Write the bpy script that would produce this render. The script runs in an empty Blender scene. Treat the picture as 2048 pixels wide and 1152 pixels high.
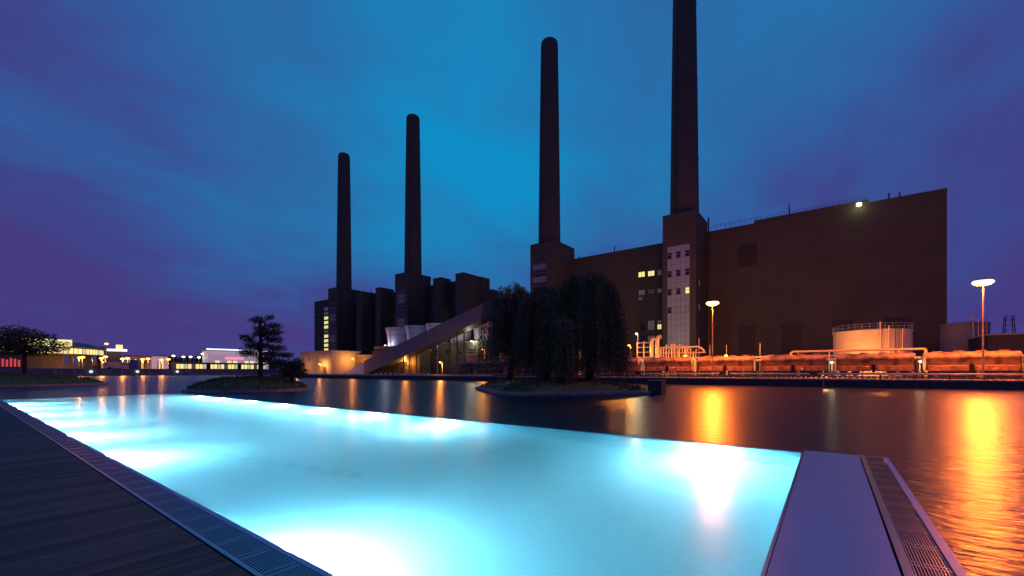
import bpy, math, random
from mathutils import Vector
random.seed(7)
R = math.radians
sc = bpy.context.scene
col = sc.collection

# ---------------------------------------------------------------- camera
CH = 1.6
cam = bpy.data.cameras.new('camera')
cam.sensor_width = 36.0
cam.lens = 846.0 / 2048.0 * 36.0
cam.shift_y = 167.0 / 2048.0
cam.clip_start = 0.05
cam.clip_end = 9000.0
camo = bpy.data.objects.new('camera', cam)
col.objects.link(camo)
camo.location = (0, 0, CH)
camo.rotation_euler = (R(90), 0, R(36.87))
sc.camera = camo

# ---------------------------------------------------------------- render settings
sc.view_settings.view_transform = 'Standard'
sc.view_settings.look = 'None'
sc.view_settings.exposure = 0.0
sc.view_settings.gamma = 1.0
sc.view_settings.use_curve_mapping = False
sc.render.engine = 'CYCLES'
cy = sc.cycles
cy.use_denoising = True
try:
    cy.denoiser = 'OPENIMAGEDENOISE'
    cy.denoising_input_passes = 'RGB_ALBEDO_NORMAL'
except Exception:
    pass
cy.caustics_reflective = False
cy.caustics_refractive = False
cy.sample_clamp_indirect = 150.0
cy.max_bounces = 8
cy.diffuse_bounces = 5
cy.volume_bounces = 2
cy.glossy_bounces = 4
cy.transmission_bounces = 6
cy.transparent_max_bounces = 8

# ---------------------------------------------------------------- dusk sky
w = bpy.data.worlds.new('World')
sc.world = w
w.use_nodes = True
nt = w.node_tree
for n in list(nt.nodes):
    nt.nodes.remove(n)
N = nt.nodes.new
Lk = nt.links.new


def wmath(op, a, b=None, c=None):
    n = N('ShaderNodeMath')
    n.operation = op
    for i, v in enumerate((a, b, c)):
        if v is None:
            continue
        if isinstance(v, (int, float)):
            n.inputs[i].default_value = v
        else:
            Lk(v, n.inputs[i])
    return n.outputs[0]


tc = N('ShaderNodeTexCoord')
nrm = N('ShaderNodeVectorMath'); nrm.operation = 'NORMALIZE'
Lk(tc.outputs['Generated'], nrm.inputs[0])
dirv = nrm.outputs[0]
sep = N('ShaderNodeSeparateXYZ'); Lk(dirv, sep.inputs[0])
zc = wmath('MAXIMUM', sep.outputs[2], 0.0)
den = wmath('ADD', zc, 0.28)
cmb = N('ShaderNodeCombineXYZ')
Lk(wmath('DIVIDE', sep.outputs[0], den), cmb.inputs[0])
Lk(wmath('DIVIDE', sep.outputs[1], den), cmb.inputs[1])


def lobe(v, p):
    d = Vector(v).normalized()
    n = N('ShaderNodeVectorMath'); n.operation = 'DOT_PRODUCT'
    Lk(dirv, n.inputs[0]); n.inputs[1].default_value = d
    return wmath('POWER', wmath('MAXIMUM', n.outputs['Value'], 0.0), p)


def wnoise(scale, detail, rough, dist, off):
    mp = N('ShaderNodeMapping'); mp.inputs['Location'].default_value = off
    mp.inputs['Rotation'].default_value = (0, 0, R(30))
    mp.inputs['Scale'].default_value = (1.0, 0.62, 1.0)
    Lk(cmb.outputs[0], mp.inputs[0])
    n = N('ShaderNodeTexNoise')
    n.inputs['Scale'].default_value = scale
    n.inputs['Detail'].default_value = detail
    n.inputs['Roughness'].default_value = rough
    n.inputs['Distortion'].default_value = dist
    Lk(mp.outputs[0], n.inputs['Vector'])
    return n.outputs[0]


n1 = wnoise(1.1, 3.0, 0.45, 0.3, (1.3, 4.2, 0.0))
n2 = wnoise(2.1, 3.0, 0.45, 0.4, (7.1, 2.2, 0.0))
hf = wmath('MINIMUM', wmath('DIVIDE', wmath('ADD', zc, 0.05), 0.36), 1.0)
glow = wmath('ADD', wmath('MULTIPLY', wmath('MULTIPLY', lobe((-.70, .72, .42), 6.0), hf), 0.62),
             wmath('MULTIPLY', zc, 0.40))
s = wmath('ADD', glow, wmath('MULTIPLY', wmath('SUBTRACT', n1, 0.5), 0.42))
s = wmath('ADD', s, wmath('MULTIPLY', wmath('SUBTRACT', n2, 0.5), 0.50))
n3 = wnoise(5.2, 6.0, 0.55, 0.6, (3.3, 9.1, 0.0))
s = wmath('ADD', s, wmath('MULTIPLY', wmath('SUBTRACT', n3, 0.5), 0.26))
s = wmath('ADD', s, wmath('ADD', wmath('MULTIPLY', lobe((.30, .85, .62), 3.0), 0.13), 0.0))
rmp = N('ShaderNodeValToRGB')
e = rmp.color_ramp.elements
e[0].position = 0.08; e[0].color = (.058, .041, .215, 1)
e[1].position = 0.86; e[1].color = (.004, .262, .560, 1)
x = e.new(0.27); x.color = (.046, .062, .260, 1)
x = e.new(0.42); x.color = (.030, .108, .345, 1)
x = e.new(0.62); x.color = (.018, .165, .410, 1)
Lk(s, rmp.inputs[0])
sky = N('ShaderNodeTexSky')
sky.sky_type = 'NISHITA'
sky.sun_disc = False
sky.sun_elevation = R(-3.0)
sky.sun_rotation = R(-40)
addc = N('ShaderNodeMix'); addc.data_type = 'RGBA'; addc.blend_type = 'ADD'
addc.inputs[0].default_value = 0.012
Lk(rmp.outputs[0], addc.inputs[6]); Lk(sky.outputs[0], addc.inputs[7])
bg = N('ShaderNodeBackground')
bg.inputs['Strength'].default_value = 1.0
Lk(addc.outputs[2], bg.inputs['Color'])
wo = N('ShaderNodeOutputWorld')
Lk(bg.outputs[0], wo.inputs[0])

# ---------------------------------------------------------------- materials
MATS = {}


def mat(name, c, rough=0.7, metal=0.0, c2=None, scale=3.0, amt=0.5, bump=0.0, bscale=20.0,
        emit=None, estr=0.0, spec=0.5, stretch=(1, 1, 1)):
    m = bpy.data.materials.new(name)
    m.use_nodes = True
    t = m.node_tree
    b = t.nodes['Principled BSDF']
    b.inputs['Base Color'].default_value = (*c, 1)
    b.inputs['Roughness'].default_value = rough
    b.inputs['Metallic'].default_value = metal
    b.inputs['Specular IOR Level'].default_value = spec
    if emit is not None:
        b.inputs['Emission Color'].default_value = (*emit, 1)
        b.inputs['Emission Strength'].default_value = estr
    tcn = t.nodes.new('ShaderNodeTexCoord')
    mp = t.nodes.new('ShaderNodeMapping')
    mp.inputs['Scale'].default_value = stretch
    t.links.new(tcn.outputs['Object'], mp.inputs[0])
    if c2 is not None:
        nz = t.nodes.new('ShaderNodeTexNoise')
        nz.inputs['Scale'].default_value = scale
        nz.inputs['Detail'].default_value = 6
        nz.inputs['Roughness'].default_value = 0.6
        t.links.new(mp.outputs[0], nz.inputs['Vector'])
        mr = t.nodes.new('ShaderNodeMapRange')
        mr.inputs[1].default_value = 0.5 - amt * 0.5
        mr.inputs[2].default_value = 0.5 + amt * 0.5
        t.links.new(nz.outputs[0], mr.inputs[0])
        mx = t.nodes.new('ShaderNodeMix'); mx.data_type = 'RGBA'
        mx.inputs[6].default_value = (*c, 1)
        mx.inputs[7].default_value = (*c2, 1)
        t.links.new(mr.outputs[0], mx.inputs[0])
        t.links.new(mx.outputs[2], b.inputs['Base Color'])
    if bump > 0:
        nb = t.nodes.new('ShaderNodeTexNoise')
        nb.inputs['Scale'].default_value = bscale
        nb.inputs['Detail'].default_value = 4
        t.links.new(mp.outputs[0], nb.inputs['Vector'])
        bp = t.nodes.new('ShaderNodeBump')
        bp.inputs['Strength'].default_value = bump
        bp.inputs['Distance'].default_value = 0.02
        t.links.new(nb.outputs[0], bp.inputs['Height'])
        t.links.new(bp.outputs[0], b.inputs['Normal'])
    MATS[name] = m
    return m


mat('brick', (.082, .088, .062), .85, c2=(.060, .064, .046), scale=.12, amt=.4, bump=.3, bscale=8)
mat('brick_dark', (.066, .066, .05), .85, c2=(.05, .05, .04), scale=.3, amt=.6)
mat('chimney_brick', (.090, .092, .062), .85, c2=(.064, .066, .046), scale=.18, amt=.5, stretch=(1, 1, .3))
mat('dark_louvre', (.035, .033, .032), .7)
mat('white_panel', (.36, .47, .52), .45, c2=(.30, .39, .44), scale=.4, amt=.6)
mat('pane_dark', (.02, .022, .028), .12)
mat('pane_pale', (.34, .36, .40), .25, c2=(.16, .17, .19), scale=.35, amt=.5)
mat('pane_lit', (.5, .5, .3), .4, emit=(1.0, .92, .32), estr=.95)
mat('pane_dim', (.22, .22, .2), .35, emit=(.9, .95, .75), estr=.045)
mat('pane_warm', (.5, .45, .3), .4, emit=(1.0, .72, .25), estr=1.1)
mat('pane_cool', (.5, .5, .5), .4, emit=(.85, 1.0, .75), estr=.45)
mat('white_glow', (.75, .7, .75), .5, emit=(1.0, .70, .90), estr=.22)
mat('neon_white', (.8, .8, .8), .5, emit=(.9, .85, 1.0), estr=1.4)
mat('neon_red', (.6, .1, .1), .5, emit=(1.0, .10, .09), estr=.55)
mat('neon_pink', (.6, .1, .2), .5, emit=(1.0, .25, .45), estr=1.1)
mat('steel_dark', (.10, .10, .11), .45, .6, c2=(.07, .07, .07), scale=2)
mat('steel_rail', (.32, .31, .30), .4, .8, c2=(.2, .16, .13), scale=3)
mat('galv', (.45, .45, .46), .4, .7, c2=(.36, .36, .38), scale=3)
mat('stainless', (.55, .55, .58), .28, 1.0, c2=(.46, .46, .50), scale=14)
mat('gallery_sheet', (.14, .18, .20), .5, c2=(.115, .15, .17), scale=.3, amt=.5)
mat('cell_white', (.84, .83, .86), .5, c2=(.77, .76, .80), scale=.25, amt=.6)
mat('concrete', (.36, .34, .32), .85, c2=(.27, .25, .24), scale=.5, bump=.2)
mat('concrete_dark', (.10, .098, .095), .85, c2=(.055, .053, .05), scale=.8, bump=.3)
mat('yard', (.13, .12, .11), .9, c2=(.09, .085, .08), scale=.15)
mat('far_bank', (.22, .22, .26), .8, c2=(.16, .16, .20), scale=.3)
mat('render_grey', (.38, .36, .34), .8, c2=(.30, .28, .27), scale=.3)
mat('brown_sheet', (.11, .09, .08), .65, c2=(.08, .065, .06), scale=.4, stretch=(3, 3, .3))
mat('far_wall', (.13, .13, .145), .7, c2=(.10, .10, .115), scale=.1)
mat('far_wall_pale', (.45, .42, .46), .7)
mat('wagon_rust', (.44, .28, .17), .6, c2=(.045, .032, .027), scale=.8, amt=.36, bump=.3, bscale=3)
mat('wagon_side', (.36, .20, .14), .6, c2=(.07, .045, .04), scale=1.2, amt=.45)
mat('wagon_end', (.62, .60, .48), .6, c2=(.45, .42, .34), scale=1.5)
mat('tank_white', (.55, .50, .45), .5, c2=(.48, .43, .39), scale=.4)
mat('tank_grey', (.24, .24, .255), .6, c2=(.20, .20, .21), scale=.5)
mat('pipe_yellow', (.62, .50, .24), .4, .2)
mat('pipe_pale', (.55, .48, .42), .4, .4)
mat('bark', (.055, .045, .035), .9, c2=(.035, .03, .022), scale=4, bump=.5)
mat('willow_leaf', (.15, .165, .065), .6, c2=(.09, .105, .042), scale=.6)
mat('pine_leaf', (.085, .105, .045), .6, c2=(.11, .12, .05), scale=.8)
mat('broad_leaf', (.12, .125, .045), .6, c2=(.08, .085, .032), scale=.6)
mat('turf', (.13, .165, .05), .9, c2=(.15, .155, .06), scale=1.2, bump=.6, bscale=12)
mat('island_rim', (.50, .46, .40), .7, c2=(.22, .2, .18), scale=1.5)
mat('bus_white', (.7, .7, .7), .35)
mat('sign_blue', (.10, .14, .45), .5)
mat('flag_white', (.7, .7, .72), .7)
mat('sodium_head', (.8, .5, .2), .4, emit=(1.0, .36, .05), estr=9.0)
mat('sodium_bright', (.8, .5, .2), .4, emit=(1.0, .45, .10), estr=11.0)
mat('sodium_pink', (.8, .6, .5), .4, emit=(1.0, .52, .42), estr=3.2)
mat('mercury_head', (.8, .8, .6), .4, emit=(1.0, .98, .50), estr=9.0)
mat('pool_lens', (.9, .9, .9), .3, emit=(.75, 1.0, 1.0), estr=9.0)
mat('globe_white', (.8, .8, .8), .3, emit=(.9, 1.0, .85), estr=1.2)
mat('letter_paint', (.62, .62, .70), .6)
mat('liner', (.36, .80, .91), .55, c2=(.32, .76, .88), scale=.6)
mat('floor_mark', (.13, .55, .66), .6)
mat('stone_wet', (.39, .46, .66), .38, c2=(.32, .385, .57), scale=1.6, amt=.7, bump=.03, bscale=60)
mat('channel', (.010, .010, .012), .8, spec=.1)
mat('plaque', (.6, .6, .58), .6)

# decking: dark timber with fine grooves along each plank
m = mat('decking', (.10, .085, .055), .6, c2=(.048, .041, .030), scale=2.2, amt=.7, stretch=(9, .5, 9))
t = m.node_tree
oi = t.nodes.new('ShaderNodeObjectInfo')
hs = t.nodes.new('ShaderNodeHueSaturation')
b = t.nodes['Principled BSDF']
src = b.inputs['Base Color'].links[0].from_socket
mr = t.nodes.new('ShaderNodeMapRange')
mr.inputs[3].default_value = .55; mr.inputs[4].default_value = 1.5
t.links.new(oi.outputs['Random'], mr.inputs[0])
t.links.new(mr.outputs[0], hs.inputs['Value'])
t.links.new(src, hs.inputs['Color'])
t.links.new(hs.outputs[0], b.inputs['Base Color'])
tcn = t.nodes.new('ShaderNodeTexCoord')
wv = t.nodes.new('ShaderNodeTexWave'); wv.bands_direction = 'X'
wv.inputs['Scale'].default_value = 30.0
t.links.new(tcn.outputs['Object'], wv.inputs[0])
bp = t.nodes.new('ShaderNodeBump'); bp.inputs['Strength'].default_value = .6; bp.inputs['Distance'].default_value = .003
t.links.new(wv.outputs[1], bp.inputs['Height'])
t.links.new(bp.outputs[0], b.inputs['Normal'])

# lake: dark rippled water
m = bpy.data.materials.new('lake_water'); MATS['lake_water'] = m
m.use_nodes = True
t = m.node_tree
b = t.nodes['Principled BSDF']
b.inputs['Base Color'].default_value = (.010, .012, .022, 1)
b.inputs['Roughness'].default_value = .30
b.inputs['IOR'].default_value = 1.33
tcn = t.nodes.new('ShaderNodeTexCoord')


def wave_noise(scale, st, rot):
    mp = t.nodes.new('ShaderNodeMapping')
    mp.inputs['Scale'].default_value = st
    mp.inputs['Rotation'].default_value = (0, 0, R(rot))
    t.links.new(tcn.outputs['Object'], mp.inputs[0])
    nz = t.nodes.new('ShaderNodeTexNoise')
    nz.inputs['Scale'].default_value = scale
    nz.inputs['Detail'].default_value = 3
    t.links.new(mp.outputs[0], nz.inputs['Vector'])
    return nz.outputs[0]


a1 = wave_noise(1.0, (1.6, 4.5, 1), -30)
a2 = wave_noise(1.0, (4, 11, 1), -22)
ad = t.nodes.new('ShaderNodeMath'); ad.operation = 'MULTIPLY_ADD'
t.links.new(a2, ad.inputs[0]); ad.inputs[1].default_value = .35; t.links.new(a1, ad.inputs[2])
bp = t.nodes.new('ShaderNodeBump'); bp.inputs['Strength'].default_value = .7; bp.inputs['Distance'].default_value = .05
t.links.new(ad.outputs[0], bp.inputs['Height'])
t.links.new(bp.outputs[0], b.inputs['Normal'])

# pool water: clear, softly disturbed
m = bpy.data.materials.new('pool_water'); MATS['pool_water'] = m
m.use_nodes = True
t = m.node_tree
b = t.nodes['Principled BSDF']
b.inputs['Base Color'].default_value = (.86, .98, 1, 1)
b.inputs['Transmission Weight'].default_value = 1.0
b.inputs['Roughness'].default_value = .22
b.inputs['IOR'].default_value = 1.33
tcn = t.nodes.new('ShaderNodeTexCoord')
a1 = wave_noise(1.0, (1.1, 1.6, 1), 15)
bp = t.nodes.new('ShaderNodeBump'); bp.inputs['Strength'].default_value = .25; bp.inputs['Distance'].default_value = .05
vs = t.nodes.new('ShaderNodeVolumePrincipled')
vs.inputs['Color'].default_value = (.80, .96, 1, 1)
vs.inputs['Density'].default_value = .19
vs.inputs['Anisotropy'].default_value = .45
t.links.new(vs.outputs[0], t.nodes['Material Output'].inputs['Volume'])
t.links.new(a1, bp.inputs['Height'])
t.links.new(bp.outputs[0], b.inputs['Normal'])


# ---------------------------------------------------------------- mesh helpers
class MB:
    def __init__(self):
        self.v = []; self.f = []; self.smooth = False

    def box(self, x0, x1, y0, y1, z0, z1):
        n = len(self.v)
        self.v += [(x0, y0, z0), (x1, y0, z0), (x1, y1, z0), (x0, y1, z0),
                   (x0, y0, z1), (x1, y0, z1), (x1, y1, z1), (x0, y1, z1)]
        self.f += [tuple(n + i for i in q) for q in
                   ((0, 3, 2, 1), (4, 5, 6, 7), (0, 1, 5, 4), (1, 2, 6, 5), (2, 3, 7, 6), (3, 0, 4, 7))]
        return self

    def bbox(self, x0, x1, y0, y1, z0, z1, c):
        """box with chamfered upright and top edges"""
        ring = lambda d, z: [(x0 + d, y0 + d + 0 * c, z), (x1 - d, y0 + d, z), (x1 - d, y1 - d, z), (x0 + d, y1 - d, z)]
        n = len(self.v)
        self.v += ring(0, z0) + ring(0, z1 - c) + ring(c, z1)
        self.f += [(n + 3, n + 2, n + 1, n)]
        for k in range(2):
            for i in range(4):
                j = (i + 1) % 4
                self.f.append((n + 4 * k + i, n + 4 * k + j, n + 4 * k + 4 + j, n + 4 * k + 4 + i))
        self.f.append((n + 8, n + 9, n + 10, n + 11))
        return self

    def tube(self, pts, rad, seg=8, cap=True):
        """tube through points, rad a number or a list"""
        pts = [Vector(p) for p in pts]
        if isinstance(rad, (int, float)):
            rad = [rad] * len(pts)
        n = len(self.v)
        up = None
        for i, p in enumerate(pts):
            d = (pts[min(i + 1, len(pts) - 1)] - pts[max(i - 1, 0)]).normalized()
            if up is None:
                up = Vector((0, 0, 1)) if abs(d.z) < .9 else Vector((1, 0, 0))
            a = d.cross(up)
            if a.length < 1e-4:
                a = d.cross(Vector((0, 1, 0)))
            a.normalize()
            bq = a.cross(d).normalized()
            up = bq
            for k in range(seg):
                an = 2 * math.pi * k / seg
                self.v.append(tuple(p + (a * math.cos(an) + bq * math.sin(an)) * rad[i]))
        for i in range(len(pts) - 1):
            for k in range(seg):
                q = (k + 1) % seg
                self.f.append((n + i * seg + k, n + i * seg + q, n + (i + 1) * seg + q, n + (i + 1) * seg + k))
        if cap:
            self.f.append(tuple(n + k for k in reversed(range(seg))))
            self.f.append(tuple(n + (len(pts) - 1) * seg + k for k in range(seg)))
        return self

    def lathe(self, cx, cyy, prof, seg=32, cap0=True, cap1=True):
        n = len(self.v)
        for (r, z) in prof:
            for k in range(seg):
                an = 2 * math.pi * k / seg
                self.v.append((cx + r * math.cos(an), cyy + r * math.sin(an), z))
        for i in range(len(prof) - 1):
            for k in range(seg):
                q = (k + 1) % seg
                self.f.append((n + i * seg + k, n + i * seg + q, n + (i + 1) * seg + q, n + (i + 1) * seg + k))
        if cap0:
            self.f.append(tuple(n + k for k in reversed(range(seg))))
        if cap1:
            self.f.append(tuple(n + (len(prof) - 1) * seg + k for k in range(seg)))
        return self

    def extrude_x(self, prof, x0, x1, cap=True):
        """closed (y,z) profile extruded along X"""
        n = len(self.v); k = len(prof)
        self.v += [(x0, y, z) for y, z in prof] + [(x1, y, z) for y, z in prof]
        for i in range(k):
            j = (i + 1) % k
            self.f.append((n + i, n + j, n + k + j, n + k + i))
        if cap:
            self.f.append(tuple(n + i for i in reversed(range(k))))
            self.f.append(tuple(n + k + i for i in range(k)))
        return self

    def extrude_y(self, prof, y0, y1):
        """closed (x,z) profile extruded along Y"""
        n = len(self.v); k = len(prof)
        self.v += [(px, y0, z) for px, z in prof] + [(px, y1, z) for px, z in prof]
        for i in range(k):
            j = (i + 1) % k
            self.f.append((n + i, n + k + i, n + k + j, n + j))
        self.f.append(tuple(n + i for i in range(k)))
        self.f.append(tuple(n + k + i for i in reversed(range(k))))
        return self

    def quad(self, a, b_, c, d):
        n = len(self.v)
        self.v += [tuple(a), tuple(b_), tuple(c), tuple(d)]
        self.f.append((n, n + 1, n + 2, n + 3))
        return self

    def build(self, name, mname, parent=None, smooth=False):
        off = Vector((0, 0, 0))
        p = parent
        while p is not None:
            off += p.location
            p = p.parent
        me = bpy.data.meshes.new(name)
        me.from_pydata([(q[0] - off.x, q[1] - off.y, q[2] - off.z) for q in self.v], [], self.f)
        me.materials.append(MATS[mname])
        if smooth:
            me.polygons.foreach_set('use_smooth', [True] * len(me.polygons))
            try:
                me.set_sharp_from_angle(angle=R(40))
            except Exception:
                pass
        me.update()
        o = bpy.data.objects.new(name, me)
        col.objects.link(o)
        o.parent = parent
        return o


def tag(o, label=None, cat=None, group=None, kind=None):
    if label: o['label'] = label
    if cat: o['category'] = cat
    if group: o['group'] = group
    if kind: o['kind'] = kind
    return o


def thing(name, label, cat, loc=(0, 0, 0), group=None):
    o = bpy.data.objects.new(name, None)
    o.empty_display_size = .3
    col.objects.link(o)
    o.location = loc
    return tag(o, label, cat, group)


def copy_tree(o, parent=None):
    c = o.copy()
    col.objects.link(c)
    c.parent = parent
    for ch in list(o.children):
        copy_tree(ch, c)
    return c


def light(name, kind, loc, power, color, parent, radius=.25, rot=None, size=None, blend=1.0):
    d = bpy.data.lights.new(name, kind)
    d.energy = power
    d.color = color
    d.shadow_soft_size = radius
    if kind == 'SPOT':
        d.spot_size = size; d.spot_blend = blend
    o = bpy.data.objects.new(name, d)
    col.objects.link(o)
    o.parent = parent
    off = Vector((0, 0, 0)); p = parent
    while p is not None:
        off += p.location; p = p.parent
    o.location = Vector(loc) - off
    if rot: o.rotation_euler = rot
    return o


SOD = (1.0, .33, .045)
LP = .5          # lamp power scale
GZ = .65          # plant yard level
LZ = -.40         # lake level

# ---------------------------------------------------------------- setting: lake, ground, banks
lake = MB()
for (x0, x1, y0, y1) in ((-265, -37.65, -60, 72), (.83, 400, -60, 72), (-37.65, .83, 10.22, 72), (-37.65, .83, -60, -7)):
    lake.quad((x0, y0, LZ), (x1, y0, LZ), (x1, y1, LZ), (x0, y1, LZ))
tag(lake
    .quad((-265, 72, LZ), (-160, 72, LZ), (-160, 121, LZ), (-265, 121, LZ)).build('lake', 'lake_water'), kind='structure')
tag(MB().quad((-156.6, 68.6, GZ), (400, 68.6, GZ), (400, 700, GZ), (-156.6, 700, GZ))
    .quad((-265, 120, GZ), (-156.6, 120, GZ), (-156.6, 700, GZ), (-265, 700, GZ)).build('ground', 'yard'), kind='structure')
tag(MB().quad((-700, -300, 2.8), (-262.6, -300, 2.8), (-262.6, 700, 2.8), (-700, 700, 2.8))
    .build('far_ground', 'yard'), kind='structure')
q = thing('quay_wall', 'long dark concrete quay wall along the plant side of the harbour', 'wall', (-60, 68, LZ))
for i in range(40):
    x0 = -157 + i * 9.2
    MB().box(x0 + .02, x0 + 9.18, 68, 68.6, LZ - 1.5, GZ - .18).build('panel', 'concrete_dark', q)
MB().box(-157.2, 211, 67.92, 68.75, GZ - .18, GZ + .004).build('coping', 'concrete', q)
MB().box(-157.2, -156.6, 68.75, 121, LZ - 1.5, GZ + .002).build('return_wall', 'concrete_dark', q)
bk = thing('bank_wall', 'tall blue grey terrace wall on the far bank with painted zigzag letters', 'wall', (-262, 20, LZ))
MB().box(-262.6, -262, -200, 121, LZ - 1.5, 2.9).build('wall_face', 'far_bank', bk)
MB().box(-262.0, -261.2, -200, 121, LZ - 1.5, LZ + .9).build('ledge', 'concrete', bk)


def text_mesh(name, s, size, mname, parent, loc, rz, depth=.04):
    c = bpy.data.curves.new(name, 'FONT')
    c.body = s; c.size = size; c.extrude = depth; c.align_x = 'CENTER'
    tmp = bpy.data.objects.new('tmp', c)
    col.objects.link(tmp)
    bpy.context.view_layer.update()
    me = bpy.data.meshes.new_from_object(tmp.evaluated_get(bpy.context.evaluated_depsgraph_get()))
    bpy.data.objects.remove(tmp)
    me.materials.clear(); me.materials.append(MATS[mname])
    o = bpy.data.objects.new(name, me)
    col.objects.link(o)
    o.parent = parent
    off = Vector((0, 0, 0)); p = parent
    while p is not None:
        off += p.location; p = p.parent
    o.location = Vector(loc) - off
    o.rotation_euler = (R(90), 0, rz)
    return o


F = 846.0


def at(px, py, Y):
    """photo pixel on the plane at distance Y across the harbour"""
    a = (px - 1024) / F
    tt = Y / (.6 * a + .8)
    return Vector(((.8 * a - .6) * tt, Y, CH + (743 - py) / F * tt))


def atX(px, py, X):
    a = (px - 1024) / F
    tt = X / (.8 * a - .6)
    return Vector((X, (.6 * a + .8) * tt, CH + (743 - py) / F * tt))


for px, s in ((110, 'Z'), (124, 'I'), (149, 'S'), (207, 'S'), (214, 'Z'), (221, 'I'), (244, 'Z'), (299, 'S'), (328, 'S'),
              (336, 'Z'), (378, 'W')):
    p = atX(px, 750, -261.9)
    text_mesh('letter', s, 2.0, 'letter_paint', bk, (p.x, p.y, .75), R(90), .04)
for px, wh in ((183, 'terraced block'), (276, 'blue pillar sign'), (356, 'yellow market hall')):
    p = atX(px, 750, -260.5)
    g = thing('globe_lamp', 'pale globe lamp on the far ledge below the ' + wh, 'lamp', (p.x, p.y, LZ + .9), 'globe lamps on the far ledge')
    MB().tube([(p.x - 1, p.y, LZ + .9), (p.x - 1, p.y, 1.0)], .08).build('post', 'steel_dark', g)
    MB().lathe(p.x - 1, p.y, [(.05, 1.0), (.5, 1.2), (.6, 1.55), (.5, 1.9), (.08, 2.1)], 12).build('globe', 'globe_white', g, True)

# ---------------------------------------------------------------- swimming pool
PX0, PX1, PY0, PY1 = -37.5, -.41, 1.82, 10.1
PD = -1.35
pool = thing('swimming_pool', 'long glowing turquoise infinity pool floating on the harbour', 'pool', (-19, 6, LZ))
b1 = MB()
b1.quad((PX0, PY0, PD), (PX1, PY0, PD), (PX1, PY1, PD), (PX0, PY1, PD))
b1.build('pool_floor', 'liner', pool)
b1 = MB()
b1.quad((PX0, PY0, PD), (PX0, PY0, 0), (PX1, PY0, 0), (PX1, PY0, PD))
b1.quad((PX1, PY0, PD), (PX1, PY0, 0), (PX1, PY1, 0), (PX1, PY1, PD))
b1.quad((PX1, PY1, PD), (PX1, PY1, 0), (PX0, PY1, 0), (PX0, PY1, PD))
b1.quad((PX0, PY1, PD), (PX0, PY1, 0), (PX0, PY0, 0), (PX0, PY0, PD))
b1.build('pool_wall', 'liner', pool)
MB().box(PX0 - .03, PX1 + .003, PY0 - .03, PY1 + .05, PD - .06, -.012).build('pool_water', 'pool_water', pool)
# hull and narrow overflow rim on the harbour side and far end
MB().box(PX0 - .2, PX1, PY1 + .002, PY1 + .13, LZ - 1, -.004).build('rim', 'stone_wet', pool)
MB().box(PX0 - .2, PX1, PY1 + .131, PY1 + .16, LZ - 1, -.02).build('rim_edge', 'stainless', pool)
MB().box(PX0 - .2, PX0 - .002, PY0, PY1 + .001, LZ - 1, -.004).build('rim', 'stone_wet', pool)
# floor inlets
for i in range(8):
    fx = -7.1 - i * .47 * (1 + .05 * i)
    fy = 4.6 - i * .15
    MB().box(fx - .11, fx + .11, fy - .13, fy + .13, PD + .002, PD + .014).build('floor_inlet', 'floor_mark', pool)
# underwater lamps in both long walls
LAMPS = [(xx, PY0, 1) for xx in (-4.3, -11.6, -15.9, -20.2, -24.5, -28.8, -33.1)] + \
        [(xx, PY1, -1) for xx in (-2.1, -10.3, -14.1, -17.9, -21.7, -25.5, -29.3, -33.1)]
for (lx, ly, sgn) in LAMPS:
    mb = MB()
    prof = [(.13, 0), (.13, .02), (.10, .035), (.02, .04)]
    n0 = 0
    seg = 14
    for (r, d) in prof:
        for k in range(seg):
            an = 2 * math.pi * k / seg
            mb.v.append((lx + r * math.cos(an), ly + sgn * (d + .001), -.45 + r * math.sin(an)))
    for i in range(len(prof) - 1):
        for k in range(seg):
            q2 = (k + 1) % seg
            mb.f.append((i * seg + k, i * seg + q2, (i + 1) * seg + q2, (i + 1) * seg + k))
    mb.f.append(tuple((len(prof) - 1) * seg + k for k in range(seg)))
    pl = mb.build('pool_lamp', 'pool_lens', pool)
    light('pool_beam', 'SPOT', (lx, ly + sgn * .10, -.45), 480, (.76, .94, 1.0), pl, .06,
          (R(38 if sgn > 0 else -60), 0, 0), R(98), 1.0)
    light('pool_beam', 'POINT', (lx, ly + sgn * .14, -.45), 340, (.60, .90, 1.0), pl, .06)

# ---------------------------------------------------------------- overflow gratings
MB_bar = None


def grate_mesh(name, nb, w, L, along):
    """bars along the long axis with two cross ties"""
    mb = MB()
    pitch = w / nb
    for i in range(nb):
        c = (i + .5) * pitch
        if along == 'x':
            mb.box(0, L - .006, c - pitch * .22, c + pitch * .22, -.045, 0)
        else:
            mb.box(c - pitch * .22, c + pitch * .22, 0, L - .006, -.045, 0)
    for k in (.03, L - .04):
        if along == 'x':
            mb.box(k, k + .02, 0, w, -.024, -.0015)
        else:
            mb.box(0, w, k, k + .02, -.024, -.0015)
    me = bpy.data.meshes.new(name)
    me.from_pydata(mb.v, [], mb.f)
    me.materials.append(MATS['stainless'])
    return me


dc = thing('drain_channel', 'steel overflow grating between timber deck and pool', 'drain', (-19, 1.6, 0))
MB().box(PX0 - .2, 1.0, 1.445, 1.484, -.15, .004).build('frame', 'stainless', dc)
MB().box(PX0 - .2, PX1, 1.762, PY0 - .002, -.3, .002).build('coping', 'stone_wet', dc)
MB().box(PX0 - .2, .45, 1.4845, 1.7615, -.4, -.24).build('gutter', 'channel', dc)
gm = grate_mesh('grate_panel', 12, .262, .50, 'x')
xx = PX1 + .35
while xx > PX0:
    o = bpy.data.objects.new('grate_panel', gm)
    col.objects.link(o); o.parent = dc
    o.location = Vector((xx - .5, 1.493, 0)) - dc.location
    xx -= .5

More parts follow.
